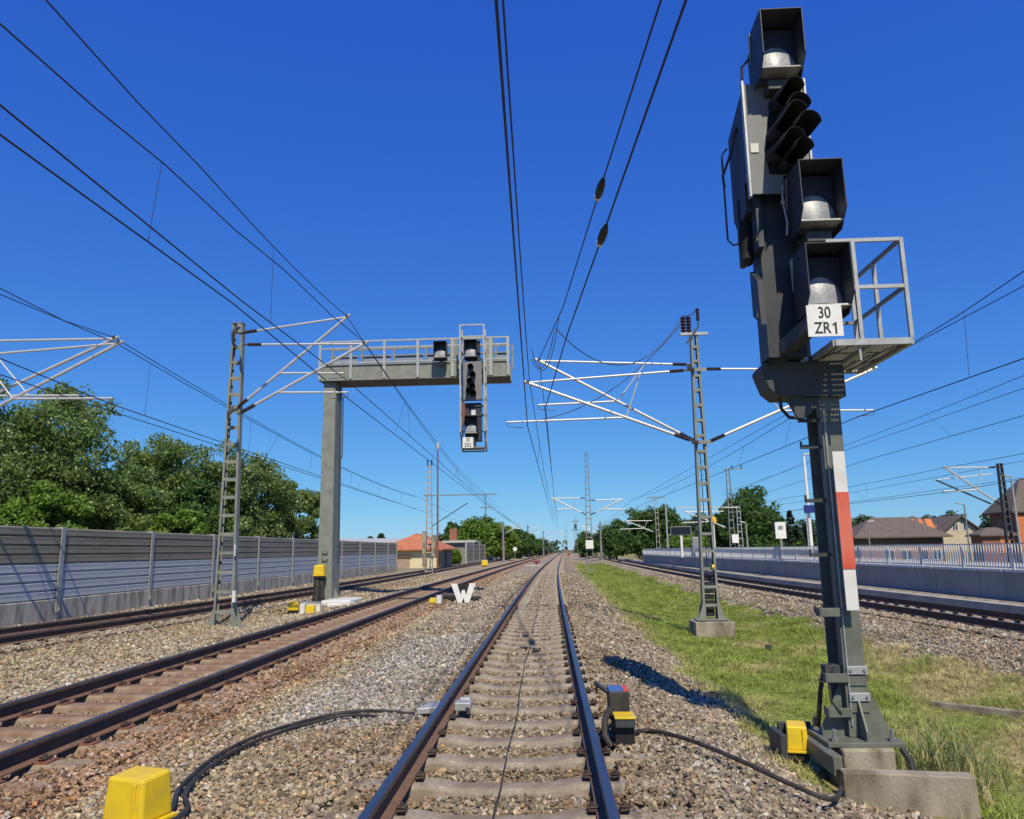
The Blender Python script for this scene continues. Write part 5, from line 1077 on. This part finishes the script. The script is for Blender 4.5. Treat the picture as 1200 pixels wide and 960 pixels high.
# the far wood along the horizon reads as one mass
rng = np.random.default_rng(9); P = []
for xx in np.arange(-700, 700, 6.0):
    if abs(xx - 18) < 16: continue
    yy_ = 520 + 40 * math.sin(xx * 0.02); hh = 7 + 3 * math.sin(xx * 0.11) + rng.uniform(-1.5, 1.5)
    P.append(np.stack([rng.normal(xx, 4, 90), rng.normal(yy_, 4, 90), rng.uniform(-1, hh, 90)], -1))
P = np.concatenate(P); n = len(P); a = rng.normal(size=(n, 3)); b = rng.normal(size=(n, 3)); V = np.stack([P - a, P + b, P + a, P - b], 1).reshape(-1, 3)
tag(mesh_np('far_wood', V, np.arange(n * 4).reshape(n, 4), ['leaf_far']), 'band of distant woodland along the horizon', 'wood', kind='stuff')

# ------------------------------------------------------------------ weeds beside the signal, plant on the ballast
def weed(label, x, y, h, n, spread, seed, mt='weed', group='weeds beside the signal'):
    rng = np.random.default_rng(seed); zb = float(height(np.array([x]), np.array([y]))[0]); t = thing('weed', label, 'plant', (x, y, zb), group)
    for nm, cnt, m_, hs_ in (('stalks', n, mt, 1.0), ('dry_stalks', n // 2, 'straw', 0.95)):
        mb = MB()
        for k in range(cnt):
            a = rng.uniform(0, 6.28); r0 = abs(rng.normal(0, spread * 0.75)); x0, y0 = x + r0 * math.cos(a), y + r0 * math.sin(a); hh = h * hs_ * rng.uniform(0.2, 1.15) ** 1.3 * math.exp(-r0 / spread * 0.3); l = hh * rng.uniform(0.1, 0.9); b = rng.uniform(0, 6.28); wd = rng.uniform(0.0025, 0.006)
            dx, dy = math.cos(b), math.sin(b); qx, qy = -dy * wd, dx * wd
            mb.add([(x0 - qx, y0 - qy, zb - 0.02), (x0 + qx, y0 + qy, zb - 0.02), (x0 + dx * l * .3 + qx, y0 + dy * l * .3 + qy, zb + hh * .6), (x0 + dx * l * .3 - qx, y0 + dy * l * .3 - qy, zb + hh * .6), (x0 + dx * l, y0 + dy * l, zb + hh * rng.uniform(.8, 1))], [(0, 1, 2, 3), (3, 2, 4)])
        mb.build(nm, m_, t, fix=False)
for i, (x, y, h, n, sp, lab) in enumerate(((3.55, 7.85, 0.75, 190, 0.30, 'tall green weed clump right beside the signal base'), (3.95, 8.2, 0.66, 190, 0.38, 'tall weed clump one step right of the signal base'), (3.35, 8.6, 0.50, 120, 0.22, 'weed clump behind the signal base'), (3.60, 7.30, 0.40, 90, 0.16, 'yellowed grass tuft on the concrete slab corner'), (4.3, 8.9, 0.42, 140, 0.35, 'loose weeds in the dry grass right of the signal'))):
    weed(lab, x, y, h, n, sp, 500 + i, 'straw' if i == 3 else 'weed')
weed('small green plant growing in the ballast left of the tracks', -9.35, 13.6, 0.3, 26, 0.12, 520, 'weed', 'lone plants')
weed('second tiny sprout just beyond the lone ballast plant', -9.9, 14.9, 0.2, 14, 0.08, 521, 'weed', 'lone plants')

# ------------------------------------------------------------------ buildings
def windows(t, face, lst, frame='white', depth=0.06):
    for (a, b, z0, z1) in lst:
        mb = MB()
        if face[0] == 'y':
            y = face[1]; mb.box(a, b, y - depth, y - 0.004, z0, z1); w_ = mb.build('window', frame, t); m2 = MB(); mid = (a + b) / 2; f = 0.09
            m2.box(a + f, mid - f / 2, y - depth - 0.01, y - depth + 0.01, z0 + f, z1 - f); m2.box(mid + f / 2, b - f, y - depth - 0.01, y - depth + 0.01, z0 + f, z1 - f); m2.build('pane', 'window_glass', w_)
        else:
            x = face[1]; s_ = face[2]; mb.box(min(x, x + s_ * depth), max(x, x + s_ * depth), a, b, z0, z1); w_ = mb.build('window', frame, t); m2 = MB(); mid = (a + b) / 2; f = 0.09
            xa = x + s_ * (depth - 0.01); xb = x + s_ * (depth + 0.01); m2.box(min(xa, xb), max(xa, xb), a + f, mid - f / 2, z0 + f, z1 - f); m2.box(min(xa, xb), max(xa, xb), mid + f / 2, b - f, z0 + f, z1 - f); m2.build('pane', 'window_glass', w_)
def hip(t, x0, x1, y0, y1, ze, zr, ov, m, gable=None):
    X0, X1, Y0, Y1 = x0 - ov, x1 + ov, y0 - ov, y1 + ov; mb = MB()
    if gable == 'y': r0, r1 = ((X0 + X1) / 2, Y0), ((X0 + X1) / 2, Y1)
    elif X1 - X0 > Y1 - Y0: hw = (Y1 - Y0) / 2; r0, r1 = (X0 + hw, (Y0 + Y1) / 2), (X1 - hw, (Y0 + Y1) / 2)
    else: hw = (X1 - X0) / 2; r0, r1 = ((X0 + X1) / 2, Y0 + hw), ((X0 + X1) / 2, Y1 - hw)
    v = [(X0, Y0, ze), (X1, Y0, ze), (X1, Y1, ze), (X0, Y1, ze), (r0[0], r0[1], zr), (r1[0], r1[1], zr)]
    v += [(p[0], p[1], p[2] - 0.16) for p in v]
    if gable == 'y' or Y1 - Y0 >= X1 - X0: f = [(0, 1, 4), (1, 2, 5, 4), (2, 3, 5), (3, 0, 4, 5)]
    else: f = [(0, 1, 5, 4), (1, 2, 5), (2, 3, 4, 5), (3, 0, 4)]
    if gable == 'y': f = [(1, 2, 5, 4), (3, 0, 4, 5)]
    f2 = [tuple(i + 6 for i in q)[::-1] for q in f]; rim = [(0, 6, 7, 1), (1, 7, 8, 2), (2, 8, 9, 3), (3, 9, 6, 0)] if gable != 'y' else [(1, 7, 8, 2), (3, 9, 6, 0), (0, 4, 10, 6), (4, 1, 7, 10), (2, 5, 11, 8), (5, 3, 9, 11)]
    mb.add(v, f + f2 + rim); return mb.build('roof', m, t)
t = thing('hut', 'cream trackside hut with red tiled hip roof by the barrier end', 'building', (-15.4, 88, -0.9))
MB().box(-18.4, -12.4, 88, 101, -0.9, 1.95).build('wall', 'cream', t); hip(t, -18.4, -12.4, 88, 101, 1.92, 3.75, 0.7, 'roof_red')
MB().box(-18.35, -15.6, 87.94, 87.99, -0.9, 1.0).build('shutter', 'brown_wall', t); MB().box(-18.4, -15.4, 87.8, 87.99, 1.0, 1.18).build('lintel', 'rust', t)
MB().box(-12.39, -12.33, 88.6, 91, -0.9, 1.5).build('door', 'screen', t); MB().box(-12.39, -12.34, 91.2, 100.5, -0.9, 1.9).build('painted_side_shade', 'grey_wall', t)  # shade of the cream side wall is painted as a grey sheet
MB().box(-16.2, -14.7, 87.2, 87.8, -0.9, -0.3).build('kerb_block', 'white_dirty', t); MB().box(-12.35, -12.2, 94, 94.15, -0.8, 1.9).build('downpipe', 'dark_steel', t)
MB().box(-18.5, -12.3, 87.35, 87.45, 1.72, 1.82).build('gutter', 'dark_steel', t)
t = thing('shed', 'long low shed with pale flat roof behind the barrier', 'building', (-27, 105, -0.9)); MB().box(-34, -19.5, 104, 112, -0.9, 3.0).build('wall', 'grey_wall', t); MB().add([(-34.4, 103, 3.05), (-19.2, 103, 2.85), (-19.2, 113, 3.4), (-34.4, 113, 3.7), (-34.4, 103, 3.2), (-19.2, 103, 3.0), (-19.2, 113, 3.55), (-34.4, 113, 3.85)], [(0, 3, 2, 1), (4, 5, 6, 7), (0, 1, 5, 4), (1, 2, 6, 5), (2, 3, 7, 6), (3, 0, 4, 7)]).build('roof', 'roof_light', t)
t = thing('shed', 'pale roofed shed with red brick chimney right of the hut', 'building', (-14, 120, -0.9)); MB().box(-15.8, -11.3, 120, 128, -0.9, 2.9).build('wall', 'grey_wall', t); MB().box(-16.2, -11.0, 119.4, 128.4, 2.9, 3.25).build('roof', 'roof_light', t); MB().box(-15.2, -14.1, 121, 122, 3.25, 5.1).build('chimney', 'brick_red', t)

t = thing('house', 'low pinkish station house with broad dark hipped roof', 'building', (40, 90, -0.9))
MB().box(35.4, 44.4, 90, 95, -0.9, 2.35).build('wall', 'brick_pink', t); hip(t, 35.4, 44.4, 90, 95, 2.35, 4.6, 0.9, 'roof_dark'); MB().box(35.3, 44.5, 89.9, 95.1, 1.55, 2.3).build('frieze', 'roof_dark', t)
windows(t, ('y', 90), [(38.0, 39.1, -0.3, 0.9), (39.9, 41.0, -0.3, 0.9), (41.8, 42.8, -0.3, 0.9), (43.3, 44.3, -0.3, 0.9)])
windows(t, ('x', 35.4, -1), [(91.5, 92.6, -0.3, 0.9)])
t = thing('house', 'tan gabled house with orange patched dark roof', 'building', (55, 108, -0.9))
MB().box(52.6, 57.4, 106, 116, -0.9, 3.0).prism([(52.6, 3.001), (57.4, 3.001), (55.0, 5.0)], lambda x, z: (x, 106.0, z), lambda x, z: (x, 116, z)).build('wall', 'tan_wall', t)
rf = hip(t, 52.6, 57.4, 106, 116, 2.85, 5.15, 0.55, 'roof_dark', 'y')
windows(t, ('y', 106), [(53.9, 54.7, 3.1, 4.1), (55.3, 56.1, 3.1, 4.1)])
t2_ = thing('house', 'dark roofed wing with loose orange tiles left of the tan gable', 'building', (48.5, 109, -0.9)); MB().box(47.5, 52.5, 107.5, 114, -0.9, 3.0).build('wall', 'tan_wall', t2_); r2 = hip(t2_, 47.5, 54.5, 107.5, 114, 2.9, 5.3, 0.4, 'roof_dark'); 
for (x, w_) in ((49.4, 1.0), (50.9, 0.5), (51.8, 0.9), (48.6, 0.4)):
    MB().add([(x, 108.0, 3.53), (x + w_, 108.0, 3.53), (x + w_ + 0.5, 110.0, 4.87), (x + 0.5, 110.0, 4.87), (x, 108.0, 3.46), (x + w_, 108.0, 3.46), (x + w_ + 0.5, 110.0, 4.80), (x + 0.5, 110.0, 4.80)], [(0, 1, 2, 3), (4, 7, 6, 5), (0, 4, 5, 1), (1, 5, 6, 2), (2, 6, 7, 3), (3, 7, 4, 0)]).build('tile_patch', 'roof_orange', t2_)
t = thing('station_building', 'dark roofed red brick station building at the right edge', 'building', (50, 80, -0.9))
MB().box(47.0, 62, 80, 84.5, -0.9, 4.6).build('wall', 'brick_red', t); hip(t, 47.0, 62, 80, 84.5, 4.55, 8.0, 0.5, 'roof_dark'); windows(t, ('x', 47.0, -1), [(82.0, 82.8, 2.4, 3.7)], 'brick_pink')
dm = MB(); dm.prism([(47.9, -0.9), (49.3, -0.9), (49.3, 2.2), (49.1, 2.6), (48.6, 2.8), (48.1, 2.6), (47.9, 2.2)], lambda x, z: (x, 79.9, z), lambda x, z: (x, 79.99, z)); dm.build('door', 'sign_blue', t)
dm2 = MB(); dm2.box(47.05, 47.85, 79.82, 79.98, -0.9, 4.2); dm2.box(49.35, 50.2, 79.82, 79.98, -0.9, 4.2); dm2.box(47.85, 49.35, 79.82, 79.98, 2.9, 4.2); dm2.build('door_surround', 'roof_orange', t)
t = thing('annex', 'small brick annex with dark roof beside the station building', 'building', (44, 78, -0.9))
MB().box(41.6, 44.6, 76.5, 78.5, -0.9, 2.3).build('wall', 'brick_red', t); hip(t, 41.6, 44.6, 76.5, 78.5, 2.25, 2.95, 0.35, 'roof_dark'); MB().box(43.2, 44.5, 76.42, 76.49, 0.5, 2.1).build('painted_sunlit_wall', 'roof_orange', t)  # sunlight on the brick front is painted as a brighter orange sheet

# ------------------------------------------------------------------ platform furniture
PG = 'lamp posts and poles on the platform'
def lamp(label, x, y, zb, zt, m='white_dirty', arm=0.6, r=0.05):
    t = thing('street_lamp', label, 'lamp post', (x, y, zb), PG); MB().tube([(x, y, zb), (x, y, zt)], r, 8, [r * 1.5, r]).build('pole', m, t, smooth=True)
    MB().bar((x - 0.05, y, zt + 0.02), (x + arm, y, zt + 0.10), 0.16, 0.09).build('lamp_head', 'galv', t, bevel=0.02)
t = lamp('tall white lamp post standing left behind the signal mast', 13.98, 42, 0.7, 6.35, 'white', 0.5, 0.07)
lamp('slim lamp post in front of the brick station', 26.5, 45, 0.5, 5.2, 'galv', -0.55, 0.05)
lamp('short lamp post in front of the tan gable', 31.6, 60, 0.2, 4.4, 'galv_dull', -0.6, 0.05)
lamp('low lamp post before the dark hipped roof', 24.3, 60, 0.3, 3.2, 'galv_dull', 0.5, 0.045)
lamp('low lamp post near the conifers', 15.7, 62, 0.7, 3.4, 'galv', -0.5, 0.045)
t = thing('station_sign', 'dark blue station name sign left of the signal mast', 'sign', (14, 41.8, 0.7)); MB().box(13.66, 14.66, 41.7, 41.76, 3.25, 3.66).build('board', 'sign_blue', t); MB().box(13.74, 13.79, 41.76, 41.80, 0.7, 3.66).build('post', 'galv', t)
t = thing('display_board', 'black electronic display board on a white post', 'display', (11.95, 70, 0.7)); MB().box(11.0, 12.85, 69.9, 70.1, 2.65, 3.42).build('casing', 'galv_dull', t, bevel=0.02); MB().box(11.06, 12.79, 69.88, 69.898, 2.70, 3.36).build('screen', 'screen', t); MB().box(11.85, 12.05, 69.95, 70.08, 0.7, 2.65).build('post', 'white_dirty', t)
t = thing('cabinet', 'pale grey cabinet on the platform right of the display board', 'cabinet', (12.5, 66, 0.7)); MB().box(12.2, 12.8, 66, 66.6, 0.7, 2.4).build('case', 'galv', t, bevel=0.02); MB().box(12.25, 12.75, 65.985, 65.999, 0.9, 2.3).build('door', 'galv_dull', t)
t = thing('poster_case', 'white poster case on posts left of the signal mast', 'poster', (11.9, 40, 0.8)); 
MB().box(12.62, 13.20, 43.6, 43.7, 1.95, 2.85).build('case', 'white', t, bevel=0.01); MB().box(12.85, 12.97, 43.62, 43.68, 0.78, 1.95).build('post', 'galv_dull', t); MB().box(12.78, 13.04, 43.585, 43.599, 2.45, 2.65).build('print', 'galv_dull', t)
t = thing('warning_lamp', 'orange warning lamp on a pole behind the grass strip mast', 'lamp', (12.75, 60, 0.7)); MB().tube([(12.75, 60, 0.7), (12.75, 60, 3.4)], 0.05, 8).build('pole', 'white_dirty', t); MB().tube([(12.75, 60, 3.4), (12.75, 60, 3.5), (12.75, 60, 3.75), (12.75, 60, 3.85)], 0.2, 10, [0.22, 0.24, 0.2, 0.05]).build('lamp_glass', 'amber', t, smooth=True)
t = thing('lamp_pole', 'thin rusty pole with white lamp behind the pale lattice mast', 'lamp post', (-11.3, 80, -0.5)); MB().tube([(-11.3, 80, -0.5), (-11.28, 80, 12.2)], 0.09, 8, [0.12, 0.07]).build('pole', 'rust', t, smooth=True); MB().tube([(-11.28, 80, 12.2), (-11.28, 80, 12.35), (-11.28, 80, 12.9)], 0.15, 8, [0.09, 0.16, 0.14]).build('lamp_head', 'white', t, smooth=True)
t = thing('marker_post', 'small dark red marker beside the left tracks far ahead', 'marker', (-1.34, 95, -0.3)); MB().box(-1.8, -0.9, 95, 95.1, 0.05, 0.30).build('board', 'dark_red', t); MB().box(-1.5, -1.2, 95.0, 95.1, -0.4, 0.05).build('post', 'dark_red', t); MB().box(-2.8, -0.6, 94.0, 94.6, -0.30, -0.2).build('foot', 'white_dirty', t)
for i, (x, y) in enumerate(((-1.2, 130), (0.6, 170), (1.6, 210))):
    t = thing('distant_signal', ['round white topped dwarf post nearest on the far left trackside', 'middle dwarf post of the far left trackside', 'last dwarf post before the vanishing point'][i], 'signal', (x - 4.2, y, -0.3)); MB().tube([(x - 4.2, y, -0.3), (x - 4.2, y, 1.6)], 0.07, 6).build('post', 'galv_dull', t); MB().tube([(x - 4.2, y - .05, 1.8), (x - 4.2, y + .05, 1.8)], 0.35, 12).build('disc', 'white', t)
for i, y in enumerate((100.0, 66.8)):
    mb = MB(); mb.box(2.2 if i else 2.6, 3.4, y, y + 0.8, -0.62, -0.5); tag(mb.build('concrete_cover', 'concrete_light'), ['pale concrete cover in the grass strip far ahead', 'pale concrete cover in the grass by the slender mast'][i], 'cover', 'concrete covers in the grass strip')

# ------------------------------------------------------------------ two track workers
def person(label, x, y, z, face, lean):
    me = bpy.data.meshes.new('person'); s = 1.0
    V = [(0, 0, 0.95), (0, -0.02, 1.15), (0, -0.02 - lean * .3, 1.38), (0, -0.02 - lean * .45, 1.50), (0, -0.04 - lean * .5, 1.64), (0, -0.04 - lean * .5, 1.76),
         (-0.19, -lean * .3, 1.40), (-0.25, 0.02 - lean * .3, 1.14), (-0.22, -0.12 - lean * .3, 0.92), (0.19, -lean * .3, 1.40), (0.25, 0.02 - lean * .3, 1.14), (0.23, -0.10 - lean * .3, 0.92),
         (-0.10, 0, 0.88), (-0.12, -0.06, 0.48), (-0.12, 0.0, 0.07), (-0.12, -0.14, 0.03), (0.10, 0, 0.88), (0.13, 0.06, 0.48), (0.13, 0.14, 0.08), (0.13, 0.0, 0.03)]
    E_ = [(0, 1), (1, 2), (2, 3), (3, 4), (4, 5), (2, 6), (6, 7), (7, 8), (2, 9), (9, 10), (10, 11), (0, 12), (12, 13), (13, 14), (14, 15), (0, 16), (16, 17), (17, 18), (18, 19)]
    rad = [.15, .15, .17, .06, .10, .08, .075, .055, .04, .075, .055, .04, .10, .075, .05, .04, .10, .075, .05, .04]
    me.from_pydata(V, E_, []); ob = bpy.data.objects.new('person', me); COL.objects.link(ob)
    sk = ob.modifiers.new('skin', 'SKIN'); sv = me.skin_vertices[0].data
    for i, r_ in enumerate(rad): sv[i].radius = (r_, r_); sv[i].use_root = (i == 0)
    ob.modifiers.new('sub', 'SUBSURF').levels = 1; ob.modifiers['sub'].render_levels = 2
    dg = bpy.context.evaluated_depsgraph_get(); dg.update(); m2 = bpy.data.meshes.new_from_object(ob.evaluated_get(dg)); bpy.data.objects.remove(ob)
    m2.materials.clear(); [m2.materials.append(MATS[k]) for k in ('orange', 'skin', 'black')]
    for p in m2.polygons:
        c = p.center; p.material_index = 1 if c.z > 1.53 or (abs(c.x) > 0.19 and c.z < 0.97 and c.z > 0.85) else (2 if c.z < 0.10 else 0)
        p.use_smooth = True
    o = bpy.data.objects.new('person', m2); COL.objects.link(o); o.location = (x, y, z); o.rotation_euler = (0, 0, face)
    tag(o, label, 'person', 'track workers in orange')
    h_ = MB(); h_.tube([(0, -0.04 - lean * .5, 1.70), (0, -0.04 - lean * .5, 1.78), (0, -0.04 - lean * .5, 1.84)], .12, 10, [.125, .12, .05]); hb = h_.build('helmet', 'white', smooth=True); hb.parent = o
person('worker in orange clothing walking on the right side platform edge far ahead', 12.3, 150, -0.1, 0.6, 0.12)
person('worker in orange clothing standing right beside the middle track far ahead', 4.15, 155, -0.28, -0.4, 0.05)
